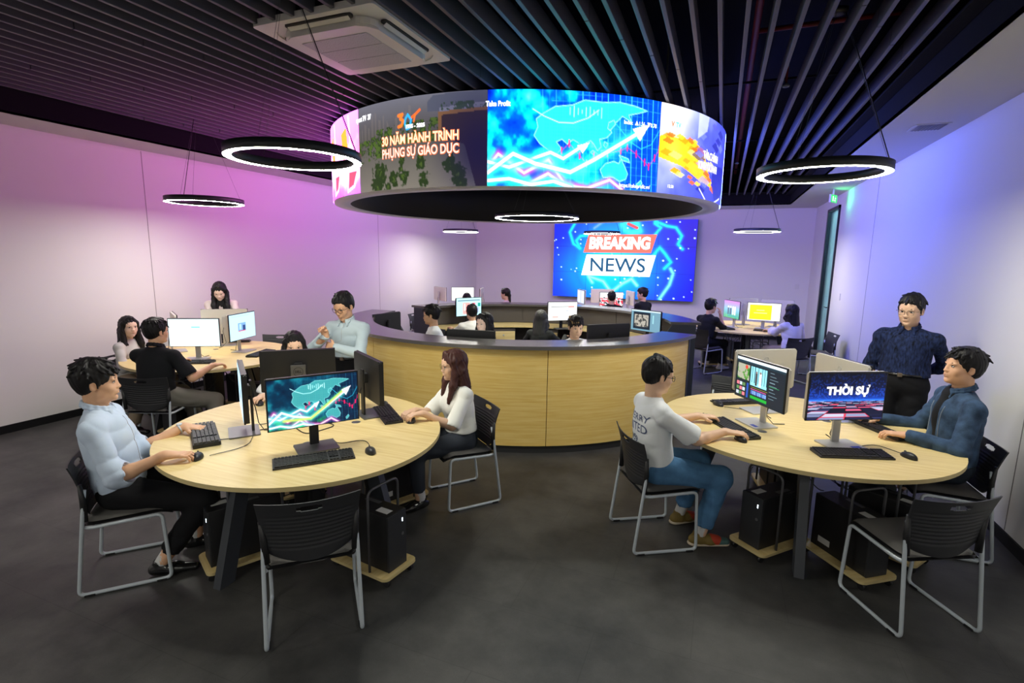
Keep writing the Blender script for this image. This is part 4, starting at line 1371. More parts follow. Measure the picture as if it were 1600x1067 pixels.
mouse(-2.735, 1.95, 45, "black mouse under the hand of the man in the pale blue shirt", [(-2.70, 2.0), (-2.62, 2.2), (-2.75, 2.35)])
keyboard(-2.23, 3.085, -42-0, 'black keyboard before the woman with auburn hair')
mouse(-2.40, 3.28, 200, 'black mouse behind the keyboard of the woman with auburn hair')
mouse(-1.985, 3.03, 205, 'black mouse beneath the hands of the woman with auburn hair')
mouse(-3.30, 2.90, 230, 'black mouse in the hand of the woman hidden behind a monitor')
keyboard(-3.08, 3.22, 222, 'black keyboard hidden behind the emblem monitor')
keyboard(.155, 3.825, -58, 'black keyboard under the hands of the man in the printed white tee')
keyboard(.83, 3.60, 19, 'black keyboard below the blue news title monitor')
mouse(1.15, 3.70, 25, 'black mouse at the front right table edge by the empty chair', [(1.13, 3.75), (1.02, 3.88), (.92, 3.80)])
mouse(.055, 4.44, 215, 'black mouse at the far left side of the front right table', [(.10, 4.40), (.25, 4.38), (.33, 4.45)])
keyboard(.21, 4.60, 213, 'black keyboard behind the video editing monitor')
keyboard(1.13, 4.24, 118, 'black keyboard before the man in the denim jacket')
mouse(-.02, 4.02, 60, 'black mouse under the far hand of the man in the printed tee')
mouse(.20, 3.60, 30, 'black mouse under the near hand of the man in the printed tee')
keyboard(-5.22, 3.75, 30, 'black keyboard before the man in black at the far left table')
keyboard(-6.0, 4.90, 220, 'black keyboard under the smiling woman hands')
mouse(-5.0, 4.85, 160, 'black mouse on the far left table beyond the pale blue screen')
keyboard(-4.98, 4.45, 108, 'black keyboard at the right side of the far left table')
keyboard(.13, 9.72, -62, 'black keyboard before the seated man in black, back right table')
keyboard(.80, 9.65, -6, 'dark keyboard before the yellow page monitor')

for o_ in list(ms0.children)+[ms0]:
    bpy.data.objects.remove(o_)
# the chunky grey keyboard with raised keys
t = thing('keyboard', (-3.02, 2.215, TZ+0.0005), -34, 'thick grey keyboard with tall keys before the man in the pale blue shirt', 'keyboard')
MB().box((0, 0, .013), (.44, .15, .024), bev=.004).out('body', M['keys'], t)
o = MB()
for j in range(6):
    y = -.058+.0225*j
    for i in range(18):
        if i == 13: continue
        o.box((-.205+.0241*i, y, .031), (.0205, .019, .012), bev=.002)
o.out('keys', M['keys2'], t)

# ---------------------------------------------------------------- computer trolleys under the tables (front looks along local -Y)
def make_trolley():
    t = thing('computer_trolley', (0, 0, 0), 0, '', 'trolley')
    o = MB().prism(rrect(0.28, 0.48, 0.035), 0.05, 0.068, bev=0.001)
    for f in o.bm.faces:
        if abs(f.normal.z) < 0.5: f.material_index = 1
    o.out('board', [M['wood'], M['woodedge']], t)
    MB().tube(fillet([(-.125, -.10, .068), (-.125, -.10, .575), (.125, -.10, .575), (.125, -.10, .068)], .05), .008, 10).out('hoop', M['darktube'], t)
    MB().tube(fillet([(-.125, .20, .068), (-.125, .20, .575), (.125, .20, .575), (.125, .20, .068)], .05), .008, 10).out('hoop', M['darktube'], t)
    for sx in (-1, 1):
        for sy in (-1, 1):
            o = MB()
            o.tube([(sx*.10-.011, sy*.21, .022), (sx*.10+.011, sy*.21, .022)], .022, 14)
            o.box((sx*.10, sy*.21, .043), (.03, .03, .014))
            o.out('castor', M['plastic'], t)
    return t
def make_tower():
    t = thing('computer_tower', (0, 0, 0), 0, '', 'computer')
    MB().box((0, 0, .175), (.155, .40, .35), bev=.004).out('case', M['plastic'], t)
    f = MB().box((0, -.206, .175), (.155, .014, .35), bev=.004).out('front_panel', M['plastic2'], t)
    MB().box((.045, -.2135, .29), (.006, .002, .022), bev=0).out('power_light', M['led'], f)
    MB().tube([(.045, -.212, .20), (.045, -.215, .20)], .010, 12).out('emblem', M['basegrey'], f)
    MB().box((-.02, -.13, .3505), (.05, .09, .001)).out('label_sticker', M['offwhite'], t)
    MB().box((.045, .02, .3505), (.03, .12, .001)).out('label_sticker', M['basegrey'], t)
    MB().box((-.0782, .10, .06), (.001, .09, .04)).out('label_sticker', M['offwhite'], t)
    return t
tr0, tw0 = make_trolley(), make_tower()
_tu = [False]
def station(x, y, face, l1, l2):
    a = tr0 if not _tu[0] else copy_tree(tr0)
    b = tw0 if not _tu[0] else copy_tree(tw0)
    _tu[0] = True
    a.location = (x, y, 0); a.rotation_euler = (0, 0, rad(face+90)); tag(a, l1, 'trolley', 'computer trolleys under the tables')
    f = Vector((math.cos(rad(face)), math.sin(rad(face)), 0))
    b.location = (x-f.x*0.005, y-f.y*0.005, 0.0685); b.rotation_euler = (0, 0, rad(face+90)); tag(b, l2, 'computer', 'computer towers under the tables')
station(-1.88, 2.415, -8, 'wooden computer trolley under the right side of the front left table', 'black computer tower under the right side of the front left table')
station(-2.66, 2.16, 243, 'wooden computer trolley beside the near leg of the front left table', 'black computer tower beside the near leg of the front left table, by the seated man')
station(-2.25, 3.18, 65, 'wooden computer trolley under the far right of the front left table', 'black computer tower under the far right of the front left table')
station(-3.12, 3.02, 150, 'wooden computer trolley under the far side of the front left table', 'black computer tower under the far side of the front left table')
station(.435, 3.665, 228, 'wooden computer trolley by the feet of the man in the printed tee', 'black computer tower with a lit button, by the man in the printed tee')
station(.87, 3.60, -54, 'wooden computer trolley behind the front runner of the empty right chair', 'black computer tower between the right table leg and the empty chair')
station(1.13, 3.90, -35, 'wooden computer trolley nearest the right wall', 'black computer tower nearest the right wall')
station(.55, 4.60, 100, 'wooden computer trolley under the far side of the front right table', 'black computer tower under the far side of the front right table')
for (tx, ty, nm) in ((-5.49, 4.2, 'far left table'), (.5, 10.16, 'back right table')):
    for i, sd in enumerate(('near', 'right', 'far', 'left')):
        a = -90+90*i+18
        station(tx+.55*math.cos(rad(a)), ty+.55*math.sin(rad(a)), a, 'computer trolley at the %s side under the %s' % (sd, nm), 'black computer tower at the %s side under the %s' % (sd, nm))
# clutter on the tables
cb = tag(MB().tube(fillet([(-2.80, 2.45, TZ+.004), (-2.70, 2.62, TZ+.004), (-2.45, 2.50, TZ+.004), (-2.40, 2.75, TZ+.004), (-2.56, 2.75, TZ+.004)], .08, 6), .003, 6).out('cable', M['plastic']), 'black cable looping across the front left table behind the stock chart monitor', 'cable')
cb = tag(MB().tube(fillet([(-2.95, 2.15, TZ+.004), (-2.80, 2.28, TZ+.004), (-2.93, 2.50, TZ+.004), (-2.75, 2.70, TZ+.004)], .08, 6), .0025, 6).out('cable', M['plastic']), 'thin black cable running from the thick grey keyboard', 'cable')
# ---------------------------------------------------------------- people: smooth surfaces grown round posed limbs
BIG = 1.0
def v3(*a): return np.array(a, float)
def nrm(a):
    return a/(np.linalg.norm(a)+1e-9)
def cone(a, b, ra, rb, k=0.02, n=None, flat=1.0, op='u'):
    return ('c', np.array(a, float), np.array(b, float), ra, rb, k, None if n is None else nrm(np.array(n, float)), flat, op)
def ell(c, r, ax, k=0.02, op='u'):
    return ('e', np.array(c, float), np.array(r, float), np.array(ax, float), None, k, None, 1, op)
def half(c, n, k=0.004, op='s', lo=None, hi=None):
    """cuts away what lies on the side n points to (within a box)"""
    return ('h', np.array(c, float), nrm(np.array(n, float)), lo, hi, k, None, 1, op)
def bounds(p):
    if p[0] == 'c':
        m = max(p[3], p[4])
        return np.minimum(p[1], p[2])-m, np.maximum(p[1], p[2])+m
    if p[0] == 'e':
        m = p[2].max()
        return p[1]-m, p[1]+m
    return None
def field(prims, lo, h, shp):
    F = np.full(shp, BIG, np.float32)
    for p in prims:
        b = bounds(p)
        if b is None:
            i0 = np.zeros(3, int); i1 = np.array(shp)
        else:
            pad = p[5]+2.5*h
            i0 = np.maximum(np.floor((b[0]-pad-lo)/h).astype(int), 0)
            i1 = np.minimum(np.ceil((b[1]+pad-lo)/h).astype(int)+1, shp)
        if (i1 <= i0).any(): continue
        X = (lo[0]+h*np.arange(i0[0], i1[0]))[:, None, None]
        Y = (lo[1]+h*np.arange(i0[1], i1[1]))[None, :, None]
        Z = (lo[2]+h*np.arange(i0[2], i1[2]))[None, None, :]
        if p[0] == 'c':
            a, bb = p[1], p[2]
            ab = bb-a
            dx, dy, dz = X-a[0], Y-a[1], Z-a[2]
            if p[6] is not None:
                n = p[6]; g = 1/p[7]-1
                q = dx*n[0]+dy*n[1]+dz*n[2]
                dx = dx+n[0]*q*g; dy = dy+n[1]*q*g; dz = dz+n[2]*q*g
                ab = ab+n*(ab@n)*g
            L = ab@ab+1e-9
            t = np.clip((dx*ab[0]+dy*ab[1]+dz*ab[2])/L, 0, 1)
            d = np.sqrt((dx-t*ab[0])**2+(dy-t*ab[1])**2+(dz-t*ab[2])**2)-(p[3]+(p[4]-p[3])*t)
            if p[6] is not None: d = d*(0.5+0.5*p[7])
        elif p[0] == 'e':
            dx, dy, dz = X-p[1][0], Y-p[1][1], Z-p[1][2]
            r = p[2]
            q = [(dx*A[0]+dy*A[1]+dz*A[2]) for A in p[3]]
            k0 = np.sqrt((q[0]/r[0])**2+(q[1]/r[1])**2+(q[2]/r[2])**2)
            k1 = np.sqrt((q[0]/r[0]**2)**2+(q[1]/r[1]**2)**2+(q[2]/r[2]**2)**2)+1e-9
            d = k0*(k0-1)/k1
        else:
            n = p[2]
            d = -((X-p[1][0])*n[0]+(Y-p[1][1])*n[1]+(Z-p[1][2])*n[2])
        S = F[i0[0]:i1[0], i0[1]:i1[1], i0[2]:i1[2]]
        k = p[5]
        d = np.broadcast_to(d, S.shape)
        if p[8] == 'u':
            hh = np.maximum(k-np.abs(S-d), 0)/k
            S[...] = np.minimum(S, d)-hh*hh*k*0.25
        else:
            hh = np.maximum(k-np.abs(S+d), 0)/k
            S[...] = np.maximum(S, -d)+hh*hh*k*0.25
    return F
def nets(F, lo, h):
    """surface nets"""
    ins = F < 0
    c = ins[:-1, :-1, :-1].astype(np.int8)
    tot = np.zeros(c.shape, np.int8)
    for i in (0, 1):
        for j in (0, 1):
            for k in (0, 1):
                tot += ins[i:i+c.shape[0], j:j+c.shape[1], k:k+c.shape[2]]
    act = (tot > 0) & (tot < 8)
    idx = np.full(c.shape, -1, np.int64)
    cells = np.argwhere(act)
    if len(cells) == 0: return np.zeros((0, 3)), np.zeros((0, 4), int)
    idx[act] = np.arange(len(cells))
    acc = np.zeros((len(cells), 3)); cnt = np.zeros(len(cells))
    ci, cj, ck = cells.T
    for ax in range(3):
        o1, o2 = [a for a in range(3) if a != ax]
        for p in (0, 1):
            for q in (0, 1):
                off = [0, 0, 0]; off[o1] = p; off[o2] = q
                A = F[ci+off[0], cj+off[1], ck+off[2]]
                of2 = list(off); of2[ax] = 1
                B = F[ci+of2[0], cj+of2[1], ck+of2[2]]
                m = (A < 0) != (B < 0)
                t = np.where(m, A/(A-B+1e-12), 0)
                for a in range(3):
                    acc[:, a] += np.where(m, (t if a == ax else off[a]), 0)
                cnt += m
    V = (cells+acc/cnt[:, None])*h+lo
    faces = []
    for ax in range(3):
        o1, o2 = [(1, 2), (2, 0), (0, 1)][ax]
        sl0 = [slice(None)]*3; sl1 = [slice(None)]*3
        sl0[ax] = slice(0, -1); sl1[ax] = slice(1, None)
        A = ins[tuple(sl0)]; B = ins[tuple(sl1)]
        e = np.argwhere(A != B)
        e = e[(e[:, o1] > 0) & (e[:, o2] > 0) & (e[:, o1] < F.shape[o1]-1) & (e[:, o2] < F.shape[o2]-1)]
        if len(e) == 0: continue
        u = np.zeros(3, int); u[o1] = 1
        w = np.zeros(3, int); w[o2] = 1
        q = [e-u-w, e-w, e, e-u]
        Q = np.stack([idx[x[:, 0], x[:, 1], x[:, 2]] for x in q], 1)
        flip = ~A[e[:, 0], e[:, 1], e[:, 2]]
        Q[flip] = Q[flip][:, ::-1]
        faces.append(Q)
    Fc = np.concatenate(faces)
    return V, Fc[(Fc >= 0).all(1)]
def mesh_raw(name, V, Q, m, parent, smooth=True):
    me = bpy.data.meshes.new(name)
    me.vertices.add(len(V)); me.vertices.foreach_set('co', V.astype(np.float32).ravel())
    me.loops.add(Q.size); me.loops.foreach_set('vertex_index', Q.ravel().astype(np.int32))
    me.polygons.add(len(Q)); me.polygons.foreach_set('loop_start', np.arange(0, Q.size, 4, dtype=np.int32))
    me.polygons.foreach_set('use_smooth', [smooth]*len(Q))
    me.update(calc_edges=True)
    return link(name, me, m, parent)
def box_of(prims):
    bs = [bounds(p) for p in prims if bounds(p) is not None and p[8] == 'u']
    return np.min([b[0] for b in bs], 0), np.max([b[1] for b in bs], 0)
def grow(prims, h, noise=None, lo=None, hi=None):
    b0, b1 = box_of(prims)
    pad = 0.02+2*h
    b0 = b0-pad; b1 = b1+pad
    if lo is not None:
        b0 = np.maximum(b0, lo); b1 = np.minimum(b1, hi)
    shp = tuple(np.maximum(np.ceil((b1-b0)/h).astype(int)+2, 3))
    F = field(prims, b0, h, shp)
    if noise is not None:
        X = (b0[0]+h*np.arange(shp[0]))[:, None, None]; Y = (b0[1]+h*np.arange(shp[1]))[None, :, None]; Z = (b0[2]+h*np.arange(shp[2]))[None, None, :]
        F = F+noise(X, Y, Z).astype(np.float32)
    return nets(F, b0, h)
def cloth_noise(amp, seed, sc=1.0):
    r = random.Random(seed)
    ph = [r.uniform(0, 6.28) for _ in range(8)]
    def fn(X, Y, Z):
        w1 = 1.6*np.sin(9*sc*X+7*sc*Z+ph[0])+1.3*np.sin(11*sc*Y-8*sc*Z+ph[1])
        w2 = 1.5*np.sin(6*X-5*Y+8*Z+ph[5])+1.2*np.sin(5*X+7*Y-6*Z+ph[6])
        m1 = 0.5+0.5*np.sin(7*X+9*Y+5*Z+ph[7]); m2 = 0.5+0.5*np.sin(-8*X+6*Y+11*Z+ph[0])
        # a few long creases that come and go
        a = 0.35-np.abs(np.sin(0.5*(15*X+11*Y+62*Z)+w1+ph[2]))**0.7
        b = 0.35-np.abs(np.sin(0.5*(-42*X+30*Y+34*Z)+1.3*w2+ph[3]))**0.7
        c = np.sin(26*X-30*Y+20*Z+w1+w2+ph[4])
        return amp*(0.95*a*m1+0.95*b*m2+0.28*c)
    return fn
def hair_noise(amp, C, ax, seed, f=1.0):
    r = random.Random(seed); ph = r.uniform(0, 6)
    def fn(X, Y, Z):
        dx, dy, dz = X-C[0], Y-C[1], Z-C[2]
        L = dx*ax[0][0]+dy*ax[0][1]+dz*ax[0][2]; D = dx*ax[1][0]+dy*ax[1][1]+dz*ax[1][2]; U = dx*ax[2][0]+dy*ax[2][1]+dz*ax[2][2]
        th = np.arctan2(L, D+1e-6)
        return amp*(0.6*np.sin(24*f*th+30*U+ph+2*np.sin(40*U+5*th))+0.5*np.sin(190*L+60*D+70*U+2*np.sin(55*U+ph)))
    return fn
def ik(a, t, l1, l2, hint):
    d = t-a; D = np.linalg.norm(d)
    D2 = min(D, (l1+l2)*0.995); u = d/(D+1e-9)
    t = a+u*D2
    x = (l1*l1-l2*l2+D2*D2)/(2*D2)
    y = math.sqrt(max(l1*l1-x*x, 0))
    hp = hint-u*(hint@u); hp = nrm(hp)
    return a+u*x+hp*y, t
def rot(v, ax, deg):
    a = rad(deg); ax = nrm(ax)
    return v*math.cos(a)+np.cross(ax, v)*math.sin(a)+ax*(ax@v)*(1-math.cos(a))

def skin_mat(name, c, rough=0.48):
    m = mat(name, c, rough, spec=0.4, bump=0.05, bscale=220)
    return m
SK = {'light': skin_mat('skin_light', (0.74, 0.47, 0.32)), 'mid': skin_mat('skin_mid', (0.68, 0.40, 0.25)), 'warm': skin_mat('skin_warm', (0.72, 0.41, 0.25)), 'pale': skin_mat('skin_pale', (0.74, 0.52, 0.42))}
HAIRM = {'black': mat('hair_black', (0.008, 0.007, 0.008), 0.52, spec=0.28), 'brown': mat('hair_auburn', (0.060, 0.018, 0.014), 0.52, spec=0.35), 'dark': mat('hair_dark', (0.014, 0.011, 0.010), 0.52, spec=0.28), 'blond': mat('hair_bleached', (0.26, 0.16, 0.06), 0.5), 'grey': mat('hair_ash', (0.05, 0.05, 0.045), 0.5)}
M['lips'] = mat('lips', (0.46, 0.21, 0.16), 0.45)
M['lipsred'] = mat('lips_red', (0.48, 0.12, 0.10), 0.4)
M['eyewhite'] = mat('eye_white', (0.55, 0.50, 0.46), 0.3)
M['iris'] = mat('iris_dark', (0.012, 0.008, 0.006), 0.15)
M['brow'] = mat('eyebrow', (0.018, 0.013, 0.011), 0.7)
M['specs'] = mat('glasses_dark', (0.015, 0.015, 0.017), 0.3, 0.3)
M['specsgold'] = mat('glasses_metal', (0.22, 0.17, 0.12), 0.35, 0.5)
M['leather'] = mat('black_leather', (0.008, 0.008, 0.009), 0.22, spec=0.6)
M['sock'] = mat('white_sock', (0.60, 0.60, 0.60), 0.9, bump=0.1, bscale=400)
M['sneaker'] = mat('white_sneaker', (0.55, 0.54, 0.52), 0.6)
M['sole'] = mat('sneaker_sole', (0.55, 0.47, 0.36), 0.6)
def cloth(name, c, rough=0.85, sc=500, b=0.12, mottle=0.0, ms=40, st=None):
    return mat(name, c, rough, bump=b, bscale=sc, spec=0.25, mottle=mottle, mscale=ms, stretch=st)
CL = {
 'bluewhite': cloth('pale_blue_shirt', (0.56, 0.66, 0.82)), 'white': cloth('white_cotton', (0.84, 0.87, 0.90)), 'cream': cloth('cream_cotton', (0.84, 0.84, 0.80)),
 'blackc': cloth('black_cotton', (0.010, 0.011, 0.014)), 'paleblue': cloth('grey_blue_shirt', (0.48, 0.58, 0.64)), 'navy': cloth('navy_speckled', (0.010, 0.018, 0.060), mottle=0.9, ms=70, st=(1, 1, .35)),
 'denim': cloth('denim_jacket', (0.040, 0.075, 0.140), b=0.35, sc=300, mottle=0.45, ms=16), 'jeans': cloth('blue_jeans', (0.08, 0.20, 0.38), b=0.2, sc=350, mottle=0.2, ms=14), 'darkjeans': cloth('dark_jeans', (0.015, 0.022, 0.035)),
 'blacktrouser': cloth('black_trousers', (0.007, 0.007, 0.009)), 'slate': cloth('slate_trousers', (0.030, 0.036, 0.050)), 'khaki': cloth('grey_chinos', (0.17, 0.16, 0.14)), 'greywhite': cloth('grey_white_blouse', (0.52, 0.51, 0.51)),
 'pinkwhite': cloth('pinkish_white_blouse', (0.66, 0.55, 0.55)), 'lilac': cloth('white_blouse', (0.70, 0.68, 0.76)), 'charcoal': cloth('charcoal_top', (0.045, 0.048, 0.045)), 'beige': cloth('beige_trousers', (0.35, 0.28, 0.20))}

def head_frame(f, l, yaw, pitch, roll=0):
    up = v3(0, 0, 1)
    f2 = rot(f, up, yaw); l2 = rot(l, up, yaw)
    f3 = rot(f2, l2, pitch)       # positive pitch looks down
    u3 = rot(up, l2, pitch)
    if roll:
        l2 = rot(l2, f3, roll); u3 = rot(u3, f3, roll)
    return l2, f3, u3

def person(name_label, pos, face, cfg):
    """pos: hips over the floor; face: heading in degrees"""
    c = dict(sit=True, S=1.0, female=False, lean=4, head=(0, 0), skin='mid', hair='short', haircol='black', top='white', sleeve='short', bottom='blackc', shoe='leather', q=1.0, feet=None, handL=None, handR=None, twist=0, side=0, specs=None, collar=False, pelvis=None, gap=1.0, hemdrop=0.0, seed=1, legs=True)
    c.update(cfg)
    S = c['S']; fem = c['female']; q = c['q']
    rng = random.Random(c['seed'])
    f = v3(math.cos(rad(face)), math.sin(rad(face)), 0); up = v3(0, 0, 1); l = np.cross(up, f)
    T = thing('person', (pos[0], pos[1], 0), 0, name_label, 'person')
    O = v3(pos[0], pos[1], 0)
    pz = c['pelvis'] if c['pelvis'] else (0.535 if c['sit'] else 0.93*S)
    P = v3(0, 0, pz)
    s = rot(rot(up, l, c['lean']), f, c['side'])
    ft = rot(f, l, c['lean'])
    lt = rot(l, up, c['twist']); ftt = rot(ft, up, c['twist'])
    ax = [l, ft, s]
    axt = [lt, ftt, s]
    W = (0.150 if fem else 0.174)*S
    N = P+s*0.475*S
    ShL = P+s*0.405*S+lt*W; ShR = P+s*0.405*S-lt*W
    hl, hf, hu = head_frame(f, l, c['head'][0], c['head'][1], c['head'][2] if len(c['head']) > 2 else 0)
    hax = [hl, hf, hu]
    k_ = 0.96 if fem else 1.0
    HS = k_*(0.97+0.03*S)
    nk = nrm(s*0.6+up*0.55+f*0.10)
    Hc = N+nk*0.100*S+hu*0.045+hf*0.014
    def hp(a, b, d): return Hc+(hl*a+hf*b+hu*d)*HS
    # ---------------- arms
    def arm(side):
        Sh = ShL if side > 0 else ShR
        tgt = c['handL'] if side > 0 else c['handR']
        sd = lt*side
        hint = c.get('elbow', {}).get(side)
        if tgt is None:
            if c['sit']:
                tg = dict(w=P+f*0.26+l*side*0.12+up*0.10, d=f-up*.15, n=-up, pose='flat', local=True)
            else:
                tg = dict(w=Sh-up*0.50*S+sd*0.05+f*0.03, d=-up+f*.1, n=-sd, pose='relax', local=True)
        else:
            tg = tgt
        w = np.array(tg['w'], float)
        if not tg.get('local'): w = w-O
        hint = np.array(hint, float) if hint is not None else (-up*0.9+sd*0.5-f*0.25)
        E, w = ik(Sh, w, 0.285*S, 0.250*S, hint)
        d = np.array(tg['d'], float) if tg.get('d') is not None else nrm(w-E)*v3(1, 1, .3)
        d = nrm(d)
        n = np.array(tg.get('n', (0, 0, -1)), float)
        n = nrm(n-d*(n@d))
        return Sh, E, w, d, n, tg.get('pose', 'flat')
    arms = {1: arm(1), -1: arm(-1)}
    sl = 0.9 if fem else 1.0
    skin = []
    def hand(side):
        Sh, E, w, d, n, pose = arms[side]
        sc = S*(0.92 if fem else 1.0)
        sdv = np.cross(n, d)*side      # towards the thumb
        out = [cone(w-d*0.01, w+d*0.03*sc, .024*sc, .027*sc, .02, n, .72)]
        for o in (-.024, -.008, .008, .024):
            out.append(cone(w+d*.022*sc+sdv*o*.75*sc, w+d*.078*sc+sdv*o*sc, .0155*sc, .0125*sc, .010, n, .85))
        curls = {'flat': (8, 14, 10), 'relax': (22, 32, 24), 'mouse': (4, 34, 26), 'fist': (62, 88, 50), 'type': (2, 42, 30), 'point': (30, 50, 35)}[pose]
        lens = [.060, .075, .081, .073]
        for i, o in enumerate((-.030, -.0105, .0095, .029)):
            b = w+d*.082*sc+sdv*o*sc
            dd = nrm(d+sdv*o*2.2)
            L = lens[i]*sc
            if pose == 'point' and i == 3: cu = (5, 8, 5)
            else: cu = tuple(x*(1+.10*(i-1.5)*(-1)) for x in curls)
            r = .0088*sc if i else .0078*sc
            for j, fr in enumerate((.46, .30, .24)):
                dd = nrm(rot(dd, np.cross(dd, n), cu[j]))
                e = b+dd*L*fr
                out.append(cone(b, e, r, r*.93, .004 if j else .009))
                b = e; r *= .93
        tb = w+d*.028*sc+sdv*.026*sc
        if pose == 'fist': tdirs = [nrm(d*.75+sdv*.35+n*.6), nrm(d*.5-sdv*.75+n*.45)]
        elif pose in ('mouse', 'type'): tdirs = [nrm(d*.72+sdv*.55+n*.38), nrm(d*.92+sdv*.1+n*.35)]
        else: tdirs = [nrm(d*.65+sdv*.7+n*.2), nrm(d*.9+sdv*.3+n*.15)]
        out.append(cone(w+d*.012*sc+sdv*.012*sc, tb+tdirs[0]*.012, .017*sc, .0135*sc, .012))
        b = tb; r = .0115*sc
        for j, L in enumerate((.036, .028)):
            e = b+tdirs[j]*L*sc
            out.append(cone(b, e, r, r*.9, .006)); b = e; r *= .9
        return out
    for side in (1, -1):
        Sh, E, w, d, n, pose = arms[side]
        skin.append(cone(Sh-s*.012, E, .038*S*sl, .036*S*sl, .02))
        fm = E+(w-E)*.28
        skin.append(cone(E, fm, .036*S*sl, .037*S*sl, .02))
        skin.append(cone(fm, w, .037*S*sl, .025*S*sl, .02))
    # ---------------- torso
    bw = 0.95 if fem else 1.09
    tors = [ell(P+s*.03, (.155*S, .105*S, .12*S), ax, .05), ell(P+s*.16*S, (.128*S*bw, .092*S, .14*S), ax, .06), ell(P+s*.31*S, (.142*S*bw, .100*S, .16*S), axt, .06),
            cone(ShL*.9+ShR*.1-s*.022, ShR*.9+ShL*.1-s*.022, .036*S*bw, .036*S*bw, .03), cone(N-s*.035, ShL*.85+N*.15-s*.02, .034*S, .026*S, .03), cone(N-s*.035, ShR*.85+N*.15-s*.02, .034*S, .026*S, .03)]
    if fem:
        for sd in (1, -1):
            tors.append(ell(P+s*.29*S+lt*sd*.058+ftt*.066, (.050, .044, .050), axt, .05))
    skin += tors
    # ---------------- neck and head
    nr = .047 if fem else .056
    skin.append(cone(N-s*.03+f*.0, hp(0, -.024, -.055), nr*S, nr*.88*S, .016))
    def H(a, b, d, r, k=.012, op='u'): return ell(hp(a, b, d), np.array(r)*HS, hax, k, op)
    jw = .88 if fem else 1.0
    head = [H(0, -.014, .036, (.076, .094, .086), .02), H(0, .026, -.020, (.063, .064, .078), .03), H(0, .034, -.066, (.046*jw, .046, .046), .03), H(0, .072, -.092, (.021*jw, .017, .016), .022),
            H(0, .052, .040, (.050, .036, .040), .03)]
    for sd in (1, -1):
        head += [H(sd*.036, .056, -.026, (.024, .022, .024), .02), H(sd*.048*jw, .010, -.068, (.014, .026, .020), .03),
                 H(sd*.027, .080, .022, (.022, .009, .006), .012),
                 H(sd*.030, .098, .004, (.015, .013, .0095), .010, 's'),
                 H(sd*.0105, .093, -.030, (.0085, .009, .0075), .008)]
        e0 = sd*.077
        head += [ell(hp(e0, -.004, -.004), np.array((.0065, .018, .030))*HS, [nrm(hl+hf*.35*sd), nrm(hf-hl*.35*sd), hu], .008),
                 ell(hp(e0+sd*.006, .0, -.002), np.array((.006, .009, .017))*HS, [nrm(hl+hf*.35*sd), nrm(hf-hl*.35*sd), hu], .005, 's')]
    nl = .955 if fem else .975
    head += [cone(hp(0, .087, .008), hp(0, .101*nl, -.024), .0070*HS, .0085*HS, .012), H(0, .103*nl, -.027, (.0088, .0080, .0070), .008),
             H(0, .082, -.055, (.022, .014, .016), .016), H(0, .0930, -.051, (.018, .0055, .0042), .006), H(0, .0920, -.0600, (.016, .0058, .0046), .006),
             H(0, .0985, -.0557, (.020, .005, .0010), .003, 's'), H(0, .088, -.074, (.014, .008, .005), .008, 's')]
    skin += head
    # ---------------- legs
    legs = {}
    for side in (1, -1):
        hipj = P+l*side*.085*S-s*.01
        if c['feet'] is not None:
            A = np.array(c['feet'][0 if side > 0 else 1], float)
            A = np.array([A[0], A[1], A[2] if len(A) > 2 else .085]) - O
        elif c['sit']:
            A = f*.40+l*side*.11+up*.085
        else:
            A = l*side*.10+up*.085+f*.01
        if c['sit']:
            kn, A = ik(hipj, A, .43*S, .41*S, f*1.0+up*.9+l*side*.10)
        else:
            kn, A = ik(hipj, A, .43*S, .425*S, f)
        legs[side] = (hipj, kn, A)
    fd = {}
    for side in (1, -1):
        hipj, kn, A = legs[side]
        lower = [cone(hipj, kn, .080*S, .052*S, .03), cone(kn, kn+(A-kn)*.35, .050*S, .052*S, .02), cone(kn+(A-kn)*.35, A, .052*S, .036*S, .02)]
        skin += lower
        dd = c.get('footdir', {}).get(side)
        fdv = np.array(dd, float) if dd is not None else f+l*side*.15
        fd[side] = nrm(fdv*v3(1, 1, 0))
    # ---------------- body mesh: fine round the head and hands, coarser elsewhere
    h0 = .013*q
    zones = [(Hc-v3(.13, .13, .155), Hc+v3(.13, .13, .15), .0042*q*(.85 if q < .9 else 1))]
    handp = []
    for side in (1, -1):
        hd = hand(side); handp += hd
        b0, b1 = box_of(hd)
        zones.append((b0-.006, b1+.006, .0034*max(q, .9)))
    Vs, Qs, off = [], [], 0
    V, Q = grow(skin+handp, h0)
    cen = V[Q].mean(1)
    keep = np.ones(len(Q), bool)
    for a, b, hh in zones:
        keep &= ~((cen > a+h0*.6) & (cen < b-h0*.6)).all(1)
    Vs.append(V); Qs.append(Q[keep]); off += len(V)
    allp = skin+handp
    for a, b, hh in zones:
        V, Q = grow(allp, hh, lo=a, hi=b)
        Vs.append(V); Qs.append(Q+off); off += len(V)
    body = mesh_raw('body', np.concatenate(Vs), np.concatenate(Qs), SK[c['skin']], T)
